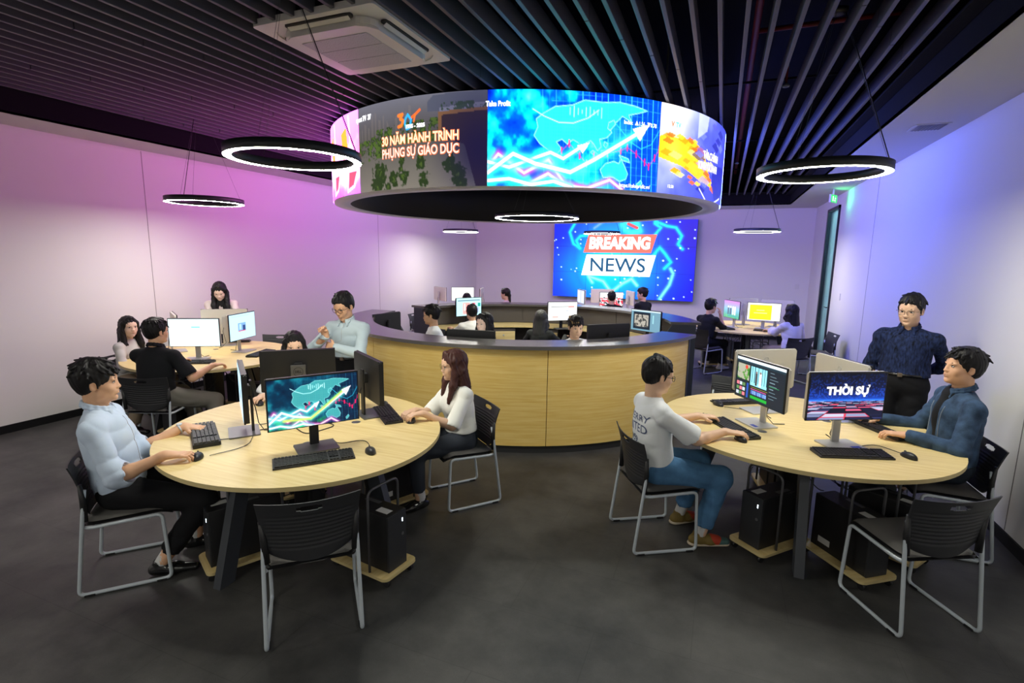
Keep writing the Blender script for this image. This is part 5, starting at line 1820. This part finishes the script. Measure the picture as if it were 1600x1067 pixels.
    # face features
    if c.get('facevis', True):
        for sd in (1, -1):
            V, Q = grow([H(sd*.030, .0795, .0045, (.0135, .0085, .0052), .003)], .0018)
            mesh_raw('eye', V, Q, M['eyewhite'], body)
            V, Q = grow([H(sd*.030+c.get('gaze', 0)*.004, .0845, .0045, (.0062, .0045, .0052), .003)], .0014)
            mesh_raw('iris', V, Q, M['iris'], body)
            V, Q = grow([cone(hp(sd*.0165, .0865, .0095), hp(sd*.031, .0870, .0120), .0014*HS, .0018*HS, .002), cone(hp(sd*.031, .0870, .0120), hp(sd*.044, .0790, .0075), .0018*HS, .0012*HS, .002)], .0012)
            mesh_raw('eyelid_line', V, Q, M['brow'], body)
            V, Q = grow([cone(hp(sd*.014, .0905, .0235), hp(sd*.032, .0880, .0285), .0030*HS, .0030*HS, .002), cone(hp(sd*.032, .0880, .0285), hp(sd*.048, .0745, .0230), .0030*HS, .0016*HS, .002)], .0016)
            mesh_raw('eyebrow', V, Q, M['brow'], body)
        V, Q = grow([H(0, .0930, -.0512, (.0175, .0064, .0034), .003), H(0, .0922, -.0600, (.0150, .0066, .0038), .003), H(0, .1005, -.0557, (.020, .005, .0009), .002, 's')], .0018)
        mesh_raw('lips', V, Q, M['lipsred'] if fem else M['lips'], body)
        if c.get('moustache'):
            V, Q = grow([cone(hp(sd*.003, .0975, -.0425), hp(sd*.024, .0870, -.0490), .0036*HS, .0024*HS, .003) for sd in (1, -1)], .0018)
            mesh_raw('moustache', V, Q, M['brow'], body)
    # ---------------- hair
    hs = c['hair']; hm = HAIRM[c['haircol']]
    hr = []
    if hs in ('short', 'side', 'volume', 'fringe', 'neat', 'curly'):
        vol = {'short': .008, 'side': .010, 'volume': .017, 'fringe': .014, 'neat': .009, 'curly': .02}[hs]
        hr += [H(0, -.018, .046, (.079+vol*.6, .096+vol*.8, .084+vol), .02), H(0, -.048, .0, (.072, .060, .068), .02)]
        hr += [H(0, .112, -.030, (.062, .070, .080 if hs != 'neat' else .085), .010, 's'), H(0, .02, -.125, (.13, .11, .080), .012, 's'), H(0, -.10, -.150, (.12, .09, .085), .012, 's')]
        for sd in (1, -1):
            hr.append(H(sd*.088, .004, -.014, (.022, .026, .036), .006, 's'))
            hr.append(cone(hp(sd*.0735, .020, .03), hp(sd*.0735, .016, -.016), .010*HS, .004*HS, .008))
        # clumps of strands flowing from the crown
        nt, lift, hl_, cl = {'short': (46, .004, .070, .050), 'side': (40, .000, .072, .055), 'volume': (80, .013, .052, .060), 'fringe': (70, .008, .036, .066), 'neat': (36, -.003, .050, .045), 'curly': (80, .014, .05, .05)}[hs]
        if q > 1.12: nt //= 2
        cx = .02 if hs == 'side' else 0.0
        for i in range(nt):
            front = i % 2 == 0
            th = rng.uniform(-1.15, 1.15) if front else rng.uniform(-PI, PI)
            ph = rng.uniform(.35, 1.35)
            rx, ry, rz = .077+vol*.6, .094+vol*.8, .082+vol
            dv = np.array((math.sin(th)*math.cos(ph)*rx, math.cos(th)*math.cos(ph)*ry-.018, math.sin(ph)*rz+.046))
            nrm_ = nrm(np.array((dv[0]/rx**2, (dv[1]+.018)/ry**2, (dv[2]-.046)/rz**2)))
            out_ = dv-np.array((cx, -.035, .13+vol)); out_ = out_+np.array((0, .35*abs(dv[1])+.02 if front else 0, 0))
            tg = nrm(out_-nrm_*(out_@nrm_)+np.array((rng.uniform(-.02, .02), 0, 0)))
            e = dv+tg*cl*rng.uniform(.5, 1.0)+nrm_*lift*rng.uniform(.2, 1.0)
            if e[1] > .055 and e[2] < hl_: e[2] = hl_+rng.uniform(-.008, .010); e[1] = min(e[1], .108)
            if e[2] < -.02: continue
            hr.append(cone(hp(*(dv-tg*.022-nrm_*.010)), hp(*e), .015*HS, .0045*HS, .007))
        noise = hair_noise(.0016 if hs != 'curly' else .0035, Hc, hax, c['seed'])
        hh = .0042*q
    else:
        # long hair: cap with a parting, a back sheet and front locks
        L = {'long': .36, 'verylong': .46, 'pony': .10, 'bob': .22, 'longback': .42}[hs]
        hr += [H(0, -.016, .042, (.087, .106, .095), .02), H(0, .112, -.034, (.060, .068, .088), .012, 's')]
        for sd in (1, -1):
            hr.append(cone(hp(sd*.012, .058, .112), hp(sd*.072, .040, .045), .018*HS, .016*HS, .018))
        hr.append(cone(hp(0, .098, .135), hp(0, .02, .150), .003, .003, .012, op='s'))
        dn = -up
        bk = hp(0, -.062, .0)
        if hs == 'pony':
            hr.append(cone(hp(0, -.05, .0), hp(0, -.095, -.03), .055*HS, .03*HS, .03))
            hr.append(cone(hp(0, -.095, -.03), hp(0, -.115, 0)+dn*.22, .030, .018, .02))
        else:
            hr.append(cone(bk, bk-hf*.030+dn*(L*.5), .078*HS, .082*HS, .03, hf, .56))
            hr.append(cone(bk-hf*.030+dn*(L*.5), bk-hf*.055+dn*L, .082*HS, .052*HS, .03, hf, .45))
            fl = {'long': .8, 'verylong': 1.0, 'bob': .55, 'longback': .35}[hs]
            for sd in (1, -1):
                a0 = hp(sd*.072, .022, .045); a1 = hp(sd*.080, .022, -.05); a2 = a1+dn*L*.30*fl+(f*.02+l*0)+hl*sd*.006; a3 = a1+dn*L*.75*fl+ftt*.055
                hr += [cone(a0, a1, .024*HS, .026*HS, .02), cone(a1, a2, .026, .030, .02)]
                if fl > .5: hr.append(cone(a2, a3, .030, .014, .02))
                else: hr.append(cone(a2, a2+dn*.05-hf*.04, .028, .03, .02))
                b1 = hp(sd*.068, -.03, -.04)
                hr.append(cone(b1, b1+dn*L*.55-hf*.02, .040, .038, .03))
        noise = hair_noise(.0030, Hc, hax, c['seed'], .9)
        hh = .0052*q
    V, Q = grow(hr, hh, noise)
    ho = mesh_raw('hair', V, Q, hm, T)
    if c.get('streak'):
        V, Q = grow([cone(hp(-.062+.020*i, -.05+.01*i, .112+.005*i), hp(-.066+.022*i, .074+.006*i, .070+.004*i), .018*HS, .008*HS, .006) for i in range(4)], .0045, noise)
        mesh_raw('bleached_streak', V, Q, HAIRM['blond'], ho)
    # ---------------- glasses
    if c['specs']:
        o = MB(); gm_ = M['specs'] if c['specs'] == 'dark' else M['specsgold']
        gr = .0019 if c['specs'] == 'dark' else .0014
        for sd in (1, -1):
            lp = rrect(.044, .034 if c['specs'] == 'dark' else .040, .014, 4, sd*.030, .002)
            o.tube([hp(x, .1025-abs(x)*.12, z) for x, z in lp], gr, 6, closed=True)
            o.tube([hp(sd*.052, .096, .010), hp(sd*.074, .075, .011), hp(sd*.079, -.004, .012), hp(sd*.078, -.016, -.002)], gr, 6)
        o.tube([hp(-.009, .104, .006), hp(0, .106, .009), hp(.009, .104, .006)], gr, 6)
        o.out('glasses', gm_, T)
    # ---------------- top
    E_ = .014 if c['top'] != 'denim' else .020
    if fem: E_ = .012
    tp = []
    tp += [ell(P+s*.05, (.158*S+E_, .108*S+E_, .13*S), ax, .05), ell(P+s*.16*S, (.140*S*bw+E_, .100*S+E_, .16*S), ax, .06), ell(P+s*.31*S, (.146*S*bw+E_, .104*S+E_, .165*S), axt, .06),
           cone(ShL-s*.016, ShR-s*.016, .045*S*bw+E_*.6, .045*S*bw+E_*.6, .03), cone(N-s*.030, ShL-s*.01, .042*S+E_*.5, .036*S+E_*.6, .04), cone(N-s*.030, ShR-s*.01, .042*S+E_*.5, .036*S+E_*.6, .04)]
    if fem:
        for sd in (1, -1):
            tp.append(ell(P+s*.29*S+lt*sd*.058+ftt*.068, (.054+E_*.5, .046+E_*.5, .054), axt, .07))
    cuts = []
    fr, r0, r1 = {'short': (.80, .058, .072), 'half': (1.0, .058, .070), 'elbow': (1.12, .056, .062), 'long': (2.0, .055, .049), 'loose': (1.5, .064, .085)}[c['sleeve']]
    for side in (1, -1):
        Sh, Eb, w, d, n, pose = arms[side]
        if fr <= 1.0:
            e = Sh+(Eb-Sh)*fr
            tp.append(cone(Sh-s*.008, e, (r0-.003)*S*sl, r1*S*sl, .022))
            cuts.append(half_cap(e, nrm(Eb-Sh), r1*S*sl))
        else:
            tp.append(cone(Sh-s*.008, Eb, (r0-.003)*S*sl, (r0-.006)*S*sl, .022))
            if fr >= 2:
                e = Eb+(w-Eb)*.96
                tp.append(cone(Eb, e, (r0-.004)*S*sl, .036*S*sl+.002, .025))
                cuts.append(half_cap(e+nrm(w-Eb)*.01, nrm(w-Eb), .038*S))
            else:
                e = Eb+(w-Eb)*(fr-1)
                rr = r1*S*sl
                tp.append(cone(Eb, e, (r0-.004)*S*sl, rr, .03))
                cuts.append(half_cap(e, nrm(w-Eb), rr))
    # neck opening and hem
    nd = nrm(hp(0, -.018, -.055)-N)
    tp += cuts
    nro = (.060 if not c['collar'] else .061)*S*(.9 if fem else 1)
    vdrop = .03 if c['collar'] else .0
    tp.append(cone(N+nd*.035+f*.006-s*vdrop*.0, N+nd*.16+f*.01, nro, nro*1.25, .008, op='s'))
    if c['collar'] or c.get('vneck'):
        tp.append(cone(N+ftt*.085*S-s*.045, N+nd*.06+f*.05, .014, .036, .012, op='s'))
    if c.get('open'):
        tp.append(cone(N+ftt*.13-s*.01, P+s*.30*S+ftt*.155, .045, .055, .01, op='s'))
        tp.append(cone(P+s*.30*S+ftt*.155, P+s*.08*S+ftt*.165, .055, .060, .01, op='s'))
    hem = P+s*(.0 if c['hemdrop'] == 0 else -c['hemdrop'])
    if c['hemdrop'] == 0: hem = P+s*(.075 if c['sit'] else .10)
    tp.append(half(hem, -s))
    V, Q = grow(tp, .0085*q, cloth_noise(c.get('wr', .0062), c['seed']))
    topo = mesh_raw('shirt' if c['top'] != 'denim' else 'denim_jacket', V, Q, CL[c['top']], T)
    c['_top'] = (V, Q)
    if c['collar']:
        co = []
        R_ = .057*S+.006
        pts = []
        for i in range(13):
            a = rad(-150+300*i/12)
            # 0 at the nape, runs to both front sides
            p = N+nd*.040+f*.008+(-f*math.cos(a)*R_*1.08+l*math.sin(a)*R_)
            p = p+up*(.010*math.cos(a))-up*.012*(1-math.cos(a))
            pts.append(p)
        for a, b in zip(pts[:-1], pts[1:]):
            co.append(cone(a, b, .0075, .0075, .008)); co.append(cone(a-nd*.018+nrm(a-N-nd*.04)*.006, b-nd*.018+nrm(b-N-nd*.04)*.006, .0075, .0075, .012))
        for e_, o_ in ((pts[0], -1), (pts[-1], 1)):
            tip = e_-up*.050+ftt*.012+lt*o_*.012
            co.append(cone(e_, tip, .009, .005, .01, n=ftt, flat=.8)); co.append(cone(e_-nd*.02+lt*o_*.014, tip+lt*o_*.008, .009, .005, .012, n=ftt, flat=.8))
        V, Q = grow(co, .0040*q)
        mesh_raw('collar', V, Q, CL[c.get('collarmat', c['top'])], topo)
    if c.get('inner'):
        V, Q = grow([ell(P+s*.30*S+ftt*.024, (.075, .094*S+.016, .15), axt, .05), cone(N-s*.04+ftt*.03, P+s*.12+ftt*.03, .075, .085, .03), cone(N+nd*.025+f*.01, N+nd*.16, .056, .07, .008, op='s')], .008*q)
        mesh_raw('inner_shirt', V, Q, CL[c['inner']], T)
    # ---------------- trousers, shoes
    if c['legs']:
        bt = [ell(P+s*.02, (.162*S, .118*S, .125*S), ax, .05)]
        if c.get('belt'): bt.append(ell(P+s*.07, (.160*S, .118*S, .17*S), ax, .04))
        ank = c.get('ankle', .88)
        for side in (1, -1):
            hipj, kn, A = legs[side]
            g = c['gap']
            bt.append(cone(hipj, kn, .092*S*g, .066*S*g, .04))
            e = kn+(A-kn)*ank
            bt.append(cone(kn, e, .064*S*g, .053*S*g, .03))
            bt.append(half_cap(e, nrm(A-kn), .053*S*g))
        bt.append(half(P+s*.115, s))
        V, Q = grow(bt, .0095*q, cloth_noise(.0055, c['seed']+5))
        mesh_raw('trousers', V, Q, CL[c['bottom']], T)
        if c.get('belt'):
            pts = []
            for i in range(40):
                a = 2*PI*i/40
                pts.append(P+s*.108+l*math.cos(a)*(.163*S)+ft*math.sin(a)*(.122*S))
            b_ = MB().tube([Vector(p) for p in pts], .013, 6, closed=True).out('belt', M['leather'], T)
            MB().box(tuple(P+s*.108+ft*(.122*S+.010)), (.03, .03, .03), bev=.004).out('buckle', M['specsgold'], b_)
        for side in (1, -1):
            hipj, kn, A = legs[side]
            d = fd[side]
            gz = A[2]-.085
            sid = np.cross(up, d)
            B_ = v3(A[0], A[1], gz)
            sh = [cone(B_-d*.045+up*.038, B_+d*.060+up*.036, .036, .040, .02, up, .95), cone(B_+d*.06+up*.032, B_+d*.165+up*.026, .040, .030, .02, up, .75), cone(B_+up*.05-d*.01, B_+up*.082-d*.015, .040, .036, .02),
                  half(B_+up*.004, -up), cone(B_+up*.092-d*.012, B_+up*.16-d*.012, .030, .06, .006, op='s')]
            V, Q = grow(sh, .0055*q)
            if c['shoe'] == 'colour':
                so = mesh_raw('shoe', V, Q, M['shoeyellow'], T)
                V, Q = grow([cone(B_+d*.075+up*.038+sid*side*-1*.0, B_+d*.11+up*.034, .0425, .038, .01, up, .9)], .0055)
                mesh_raw('shoe_side', V, Q, M['shoered'], so)
                V, Q = grow([cone(B_+d*.125+up*.030, B_+d*.168+up*.026, .0365, .0315, .01, up, .75), half(B_+up*.006, -up)], .0055)
                mesh_raw('shoe_toe', V, Q, M['shoeteal'], so)
                V, Q = grow([cone(B_-d*.045+up*.012, B_+d*.165+up*.012, .042, .036, .01, up, .38), half(B_+up*.002, -up)], .0055)
                mesh_raw('sole', V, Q, M['sole'], so)
            else:
                so = mesh_raw('shoe', V, Q, M[c['shoe']], T)
            if c.get('sock', True):
                V, Q = grow([cone(B_+up*.07-d*.012, A+(kn-A)*.30, .037, .042, .01)], .006*q)
                mesh_raw('sock', V, Q, M['sock'], T)
    c['_T'] = T; c['_P'] = P; c['_N'] = N; c['_arms'] = arms; c['_fr'] = (f, l, s, ft); c['_O'] = O
    return c
def half_cap(e, d, r):
    """a rounded bite that opens the end of a sleeve or leg"""
    return cone(e+d*(r*.78), e+d*(r*.78+.16), r*1.0, r*1.6, .006, op='s')
M['shoeyellow'] = mat('shoe_olive', (0.19, 0.13, 0.03), 0.7)
M['shoered'] = mat('shoe_red', (0.48, 0.05, 0.02), 0.7)
M['shoeteal'] = mat('shoe_teal', (0.06, 0.13, 0.13), 0.7)
def front_line(c, h0_, h1_, off=0.0, r=.0013, m='joint', back=False, nm='placket'):
    """a seam drawn down the shirt front, laid onto its surface"""
    V, Q = c['_top']
    bv = BVHTree.FromPolygons([Vector(v) for v in V], [tuple(q_) for q_ in Q])
    f, l, s, ft = c['_fr']; P = c['_P']
    pts = []
    for i in range(24):
        h = h0_+(h1_-h0_)*i/23
        o_ = P+s*h+l*off+ft*.5
        hit = bv.ray_cast(Vector(o_), Vector(-ft))
        if hit[0] is not None: pts.append(hit[0]+Vector(ft)*.0004)
    if len(pts) > 3:
        top = [x for x in c['_T'].children if x.name.startswith(('shirt', 'denim'))][0]
        MB().tube(pts, r, 5).out(nm, M[m], top)
def back_text(c, s_, h, x, size, wid, m):
    V, Q = c['_top']
    bv = BVHTree.FromPolygons([Vector(v) for v in V], [tuple(q_) for q_ in Q])
    f, l, s, ft = c['_fr']; P = c['_P']
    TV, TF = text_mesh(s_, size, 0.0008)
    TV[:, 0] *= wid/(TV[:, 0].max()-TV[:, 0].min())
    out = []
    for v in TV:
        o_ = P+s*(h+v[1])-l*(x+v[0])-ft*.5
        hit = bv.ray_cast(Vector(o_), Vector(ft))
        out.append((hit[0] if hit[0] is not None else Vector(o_+ft*.36))-Vector(ft)*.0018)
    top = [x_ for x_ in c['_T'].children if x_.name.startswith('shirt')][0]
    return pyd('printed_lettering', out, TF, m, top)
def W(x, y, z): return v3(x, y, z)
def hd(x, y, z, d, pose='flat', n=(0, 0, -1)):
    return dict(w=(x, y, z), d=d, pose=pose, n=n)
# ---------------------------------------------------------------- the people in the room
TD = TZ+0.045
cst = {}
cst['m1'] = person('young man in a pale blue shirt at the front left table, hand on a mouse', (-3.235, 1.825), 48, dict(lean=-9, head=(2, 0), skin='warm', hair='volume', top='bluewhite', sleeve='elbow', collar=True, bottom='blacktrouser', hemdrop=.02, S=1.04, q=.9, seed=11, wr=.008, ankle=.78,
    handL=hd(-3.20, 2.21, TD, (.75, .35, -.08), 'type'), handR=hd(-2.83, 1.83, TD, (.75, .62, -.05), 'mouse'), feet=((-3.09, 2.15), (-2.99, 1.86)), specs=None, elbow={1: (.3, 0, -1), -1: (-.3, -.5, -1)}))
cst['w2'] = person('young woman with auburn hair and glasses in a white tee at the front left table', (-1.83, 3.50), 232, dict(female=True, S=.95, lean=4, head=(-4, 6), skin='light', hair='long', haircol='brown', top='cream', sleeve='half', bottom='slate', q=.9, seed=5, specs='gold', gap=1.0, wr=.007, ankle=.80, pelvis=.50,
    handR=hd(-2.03, 3.15, TD, (-.3, -.8, 0), 'relax'), handL=hd(-1.92, 3.08, TD+.01, (-.6, -.7, 0), 'relax'), feet=((-2.02, 3.18), (-2.25, 3.26))))
cst['st3'] = person('standing man in a grey blue shirt and glasses, one forearm raised before his chest', (-3.20, 3.86), 278, dict(sit=False, S=.94, lean=3, head=(-6, 22), skin='warm', hair='side', top='paleblue', sleeve='long', collar=True, bottom='blacktrouser', q=1.0, seed=8, specs='dark', belt=True,
    handR=dict(w=(-3.24, 3.60, 1.20), d=(-.15, -.25, .8), pose='fist', n=(0.3, -.8, 0)), handL=dict(w=(-3.17, 3.62, 1.10), d=(-1, .1, .1), pose='relax', n=(0, .8, -.3)), elbow={1: (1, -.2, -1), -1: (-1, -.2, -1)}))
cst['h4'] = person('woman with straight black hair half hidden behind the black monitor with an emblem', (-3.38, 3.36), 318, dict(female=True, S=.95, lean=4, head=(0, 8), skin='light', hair='long', haircol='black', top='white', sleeve='short', bottom='darkjeans', q=1.15, seed=9, pelvis=.56,
    handR=hd(-3.34, 2.98, TD, (.1, -.5, 0), 'mouse'), handL=hd(-3.13, 3.22, TD, (.6, -.6, 0), 'type')))
cst['w5'] = person('woman with long black hair in a grey white blouse against the left wall', (-6.15, 3.68), 20, dict(female=True, S=.94, lean=3, head=(-28, 0), skin='pale', hair='verylong', haircol='black', top='greywhite', sleeve='elbow', bottom='beige', hemdrop=.06, q=1.15, seed=12, gap=1.15, pelvis=.50,
    handR=hd(-5.78, 3.62, TD, (.9, .2, 0), 'relax'), handL=hd(-5.80, 3.86, TD, (.9, -.1, 0), 'flat'), feet=((-5.80, 3.85), (-5.72, 3.40))))
cst['m6'] = person('young man in a black polo seen from behind at the far left table', (-5.02, 3.22), 112, dict(S=1.0, lean=6, head=(-26, 0), skin='warm', hair='fringe', top='blackc', sleeve='short', collar=True, bottom='khaki', hemdrop=.05, q=1.0, seed=13, gap=1.15, wr=.004,
    handR=hd(-4.73, 3.62, TD, (.15, .9, 0), 'relax'), handL=hd(-5.28, 3.62, TD, (.1, .9, 0), 'type'), feet=((-5.15, 3.75), (-4.55, 3.50))))
cst['w7'] = person('smiling woman with long black hair looking down behind a silver monitor, left wall', (-6.50, 5.20), 318, dict(female=True, sit=False, S=.98, lean=36, head=(-6, 30), skin='pale', hair='verylong', haircol='black', top='pinkwhite', sleeve='elbow', bottom='darkjeans', q=1.15, seed=14,
    handR=hd(-6.12, 4.72, TD+.03, (.5, -.6, 0), 'type'), handL=hd(-5.86, 4.95, TD+.03, (.6, -.5, 0), 'type')))
cst['m9'] = person('young man with glasses inside the counter, seen in left profile', (-3.38, 5.76), 215, dict(S=1.0, lean=3, head=(-12, 6), skin='mid', hair='fringe', top='white', sleeve='short', bottom='blackc', q=1.2, seed=15, specs='dark', 
    handL=hd(-3.55, 5.45, TD, (-.6, -.6, 0), 'type'), handR=hd(-3.72, 5.68, TD, (-.8, -.4, 0), 'type'), pelvis=.55))
cst['m10'] = person('young man in a white tee leaning towards a screen with a pink picture', (-3.42, 6.98), 128, dict(S=.96, lean=20, head=(10, 4), skin='mid', hair='short', top='cream', sleeve='half', bottom='blackc', q=1.2, seed=16, pelvis=.50,
    handL=hd(-3.95, 7.20, TD, (-.5, .7, 0), 'type'), handR=hd(-3.62, 7.48, TD, (-.4, .8, 0), 'mouse')))
cst['w11'] = person('woman with long black hair inside the counter behind a black monitor', (-2.43, 5.30), 222, dict(female=True, S=1.04, lean=2, head=(30, 2), skin='pale', hair='long', haircol='black', top='greywhite', sleeve='short', bottom='darkjeans', q=1.1, seed=17, pelvis=.53,
    handL=hd(-2.45, 5.05, TD, (-.5, -.7, 0), 'type'), handR=hd(-2.68, 5.16, TD, (-.6, -.6, 0), 'type')))
cst['w12'] = person('woman with loose dark hair and striped sleeves seen from behind inside the counter', (-2.30, 6.78), 98, dict(female=True, S=.94, lean=3, head=(-4, 4), skin='mid', hair='longback', haircol='grey', top='charcoal', sleeve='long', bottom='blackc', q=1.2, seed=18, pelvis=.49,
    handL=hd(-2.60, 7.20, TD, (-.1, .9, 0), 'type'), handR=hd(-2.05, 7.20, TD, (.0, .9, 0), 'mouse')))
cst['m13'] = person('young man with a bleached fringe in a white tee inside the counter', (-1.56, 5.82), 315, dict(S=1.02, lean=3, head=(-12, 8), skin='light', hair='fringe', haircol='dark', streak=True, top='white', sleeve='short', bottom='blackc', q=1.1, seed=19, pelvis=.50,
    handL=hd(-1.25, 5.78, TD, (.7, -.5, 0), 'type'), handR=hd(-1.42, 5.55, TD, (.5, -.7, 0), 'type')))
cst['w14'] = person('woman with a dark ponytail in profile before the back wall', (-4.08, 9.90), 170, dict(female=True, S=.94, lean=4, head=(8, 6), skin='light', hair='pony', haircol='dark', top='pinkwhite', sleeve='short', bottom='darkjeans', q=1.5, seed=20, pelvis=.58))
cst['p15'] = person('person with straight black hair seen from behind before a white screen, back left corner', (-4.83, 9.50), 118, dict(female=True, S=.93, lean=5, head=(0, 4), skin='mid', hair='long', haircol='black', top='charcoal', sleeve='long', bottom='darkjeans', q=1.5, seed=21, pelvis=.48))
cst['p16'] = person('dark-haired man in black seen from behind below the news video wall', (-2.03, 10.50), 110, dict(S=.97, lean=4, head=(0, 2), skin='mid', hair='short', top='blackc', sleeve='long', bottom='blackc', q=1.5, seed=22))
cst['m17'] = person('young man in black turned left before the blue news video wall', (-1.42, 10.70), 150, dict(S=1.0, lean=2, head=(30, 4), skin='mid', hair='fringe', top='blackc', sleeve='long', bottom='blackc', q=1.4, seed=23, pelvis=.60))
cst['m18'] = person('young man in black resting his chin on his hand at the back right table', (-.20, 9.45), 50, dict(S=.97, lean=10, head=(-4, 4), skin='mid', hair='volume', top='blackc', sleeve='elbow', bottom='blackc', shoe='sneaker', q=1.3, seed=24,
    handR=dict(w=(.04, 9.64, .98), d=(-.12, .0, .9), pose='relax', n=(-.8, .3, 0)), handL=hd(-.10, 9.95, TD, (.6, .7, 0), 'relax'), feet=((-.12, 9.88), (.10, 9.72)), elbow={-1: (.3, -.2, -1)}))
cst['w19'] = person('woman with a long black ponytail in a white blouse at the back right table', (1.12, 9.10), 125, dict(female=True, S=.97, lean=6, head=(12, 4), skin='light', hair='longback', haircol='black', top='lilac', sleeve='loose', bottom='beige', hemdrop=.10, q=1.2, seed=25,
    handL=hd(.83, 9.50, TD, (-.7, .5, 0), 'mouse'), handR=hd(1.15, 9.60, TD, (-.5, .7, 0), 'type')))
cst['m20'] = person('young man with glasses in a white tee printed on the back, front right', (-.345, 3.488), 30, dict(S=1.0, lean=-3, head=(0, 10), skin='light', hair='neat', top='white', sleeve='short', bottom='jeans', shoe='colour', hemdrop=.06, q=.9, seed=26, specs='dark', gap=1.12, wr=.008, ankle=.80,
    handL=hd(-.08, 3.90, TD, (.85, .25, 0), 'type'), handR=hd(.10, 3.60, TD, (.95, .10, 0), 'mouse'), feet=((-.15, 3.77), (.0, 3.51)), elbow={1: (.2, .5, -1), -1: (.0, -.7, -1)}))
cst['m21'] = person('standing man with moustache and thin glasses in a navy shirt, right', (1.44, 5.02), 245, dict(sit=False, S=1.0, lean=0, head=(-8, 8), skin='light', hair='side', top='navy', sleeve='long', collar=True, bottom='blacktrouser', q=.95, seed=27, specs='gold', belt=True, moustache=True,
    handR=dict(w=(1.235, 5.06, .83), d=(0, -.1, -1), pose='relax', n=(1, 0, 0)), handL=dict(w=(1.55, 5.18, .98), d=(-.6, .3, -.3), pose='relax', n=(-.3, .8, 0)), elbow={1: (1, .1, -.4), -1: (-.2, .9, 0)}))
cst['m22'] = person('young man in a blue denim jacket at the front right table', (1.53, 4.22), 183, dict(S=1.06, lean=-2, head=(10, -6), skin='warm', hair='fringe', top='denim', sleeve='long', collar=True, open=True, inner='blackc', bottom='darkjeans', hemdrop=.06, q=.9, seed=28, wr=.008, pelvis=.585,
    handL=hd(1.23, 4.03, TD, (-.95, .12, 0), 'type'), handR=hd(1.16, 4.42, TD, (-.9, -.2, 0), 'type'), elbow={1: (.1, -.7, -1), -1: (.2, .4, -1)}))
pr = mat('print_blue_grey', (0.10, 0.13, 0.24), 0.8)
back_text(cst['m20'], 'EVERRY', .350, .0, .062, .26, pr)
back_text(cst['m20'], 'LIMITED', .280, -.02, .082, .29, pr)
back_text(cst['m20'], '2959.', .195, -.03, .062, .17, pr)
front_line(cst['m1'], .10, .42, 0.0)
front_line(cst['st3'], .10, .42, 0.0)
M['jacket_edge'] = mat('jacket_seam', (.20, .24, .30), .8)
front_line(cst['m22'], .06, .40, -.075, .0035, 'jacket_edge', nm='jacket_edge')
front_line(cst['m22'], .06, .40, .075, .0035, 'jacket_edge', nm='jacket_edge')
# wrist watch of the man in the pale blue shirt
c = cst['m1']
Sh, Eb, wr_, d_, n_, po = c['_arms'][1]
ax_ = nrm(wr_-Eb); p0 = wr_-ax_*.028; u_ = nrm(np.cross(ax_, v3(0, 0, 1))); v_ = np.cross(u_, ax_)
wt = MB().tube([tuple(p0+u_*math.cos(2*PI*i/28)*.0305+v_*math.sin(2*PI*i/28)*.0285+ax_*dx) for i in range(28) for dx in (0,)], .0052, 8, closed=True).out('watch_strap', M['chrome'], c['_T'])
MB().tube([tuple(p0+v3(0, 0, .026)), tuple(p0+v3(0, 0, .036))], .017, 20).out('watch_case', M['chrome'], wt)
# their chairs
chair(-3.235, 1.825, 48, 'black stacking chair under the man in the pale blue shirt', .20)
chair(-1.83, 3.50, 230, 'black stacking chair under the woman with auburn hair', .245)
chair(-3.38, 3.36, 318, 'black stacking chair under the woman hidden behind the emblem monitor')
chair(-6.15, 3.68, 20, 'black stacking chair under the woman in grey white by the left wall')
chair(-5.02, 3.22, 112, 'black stacking chair under the man in the black polo')
chair(-3.38, 5.76, 215, 'black chair inside the counter under the man in left profile')
chair(-3.42, 6.98, 128, 'black chair inside the counter under the leaning man')
chair(-2.43, 5.30, 222, 'black chair inside the counter under the long-haired woman')
chair(-2.30, 6.78, 98, 'black chair inside the counter with its back to the camera')
chair(-1.56, 5.82, 315, 'black chair inside the counter under the man with the bleached fringe')
chair(-4.08, 9.90, 170, 'black chair under the woman with the ponytail')
chair(-4.83, 9.50, 118, 'black chair in the back left under the dark head')
chair(-2.03, 10.50, 110, 'black chair under the dark-haired man below the news wall')
chair(-1.42, 10.70, 150, 'black chair under the young man before the news wall')
chair(-.20, 9.45, 50, 'black stacking chair under the man in black at the back right table')
chair(1.12, 9.10, 125, 'black stacking chair under the woman in the white blouse')
chair(-.345, 3.488, 31, 'black stacking chair under the man in the printed tee', .20)
chair(1.53, 4.22, 183, 'black stacking chair under the man in the denim jacket', .22)
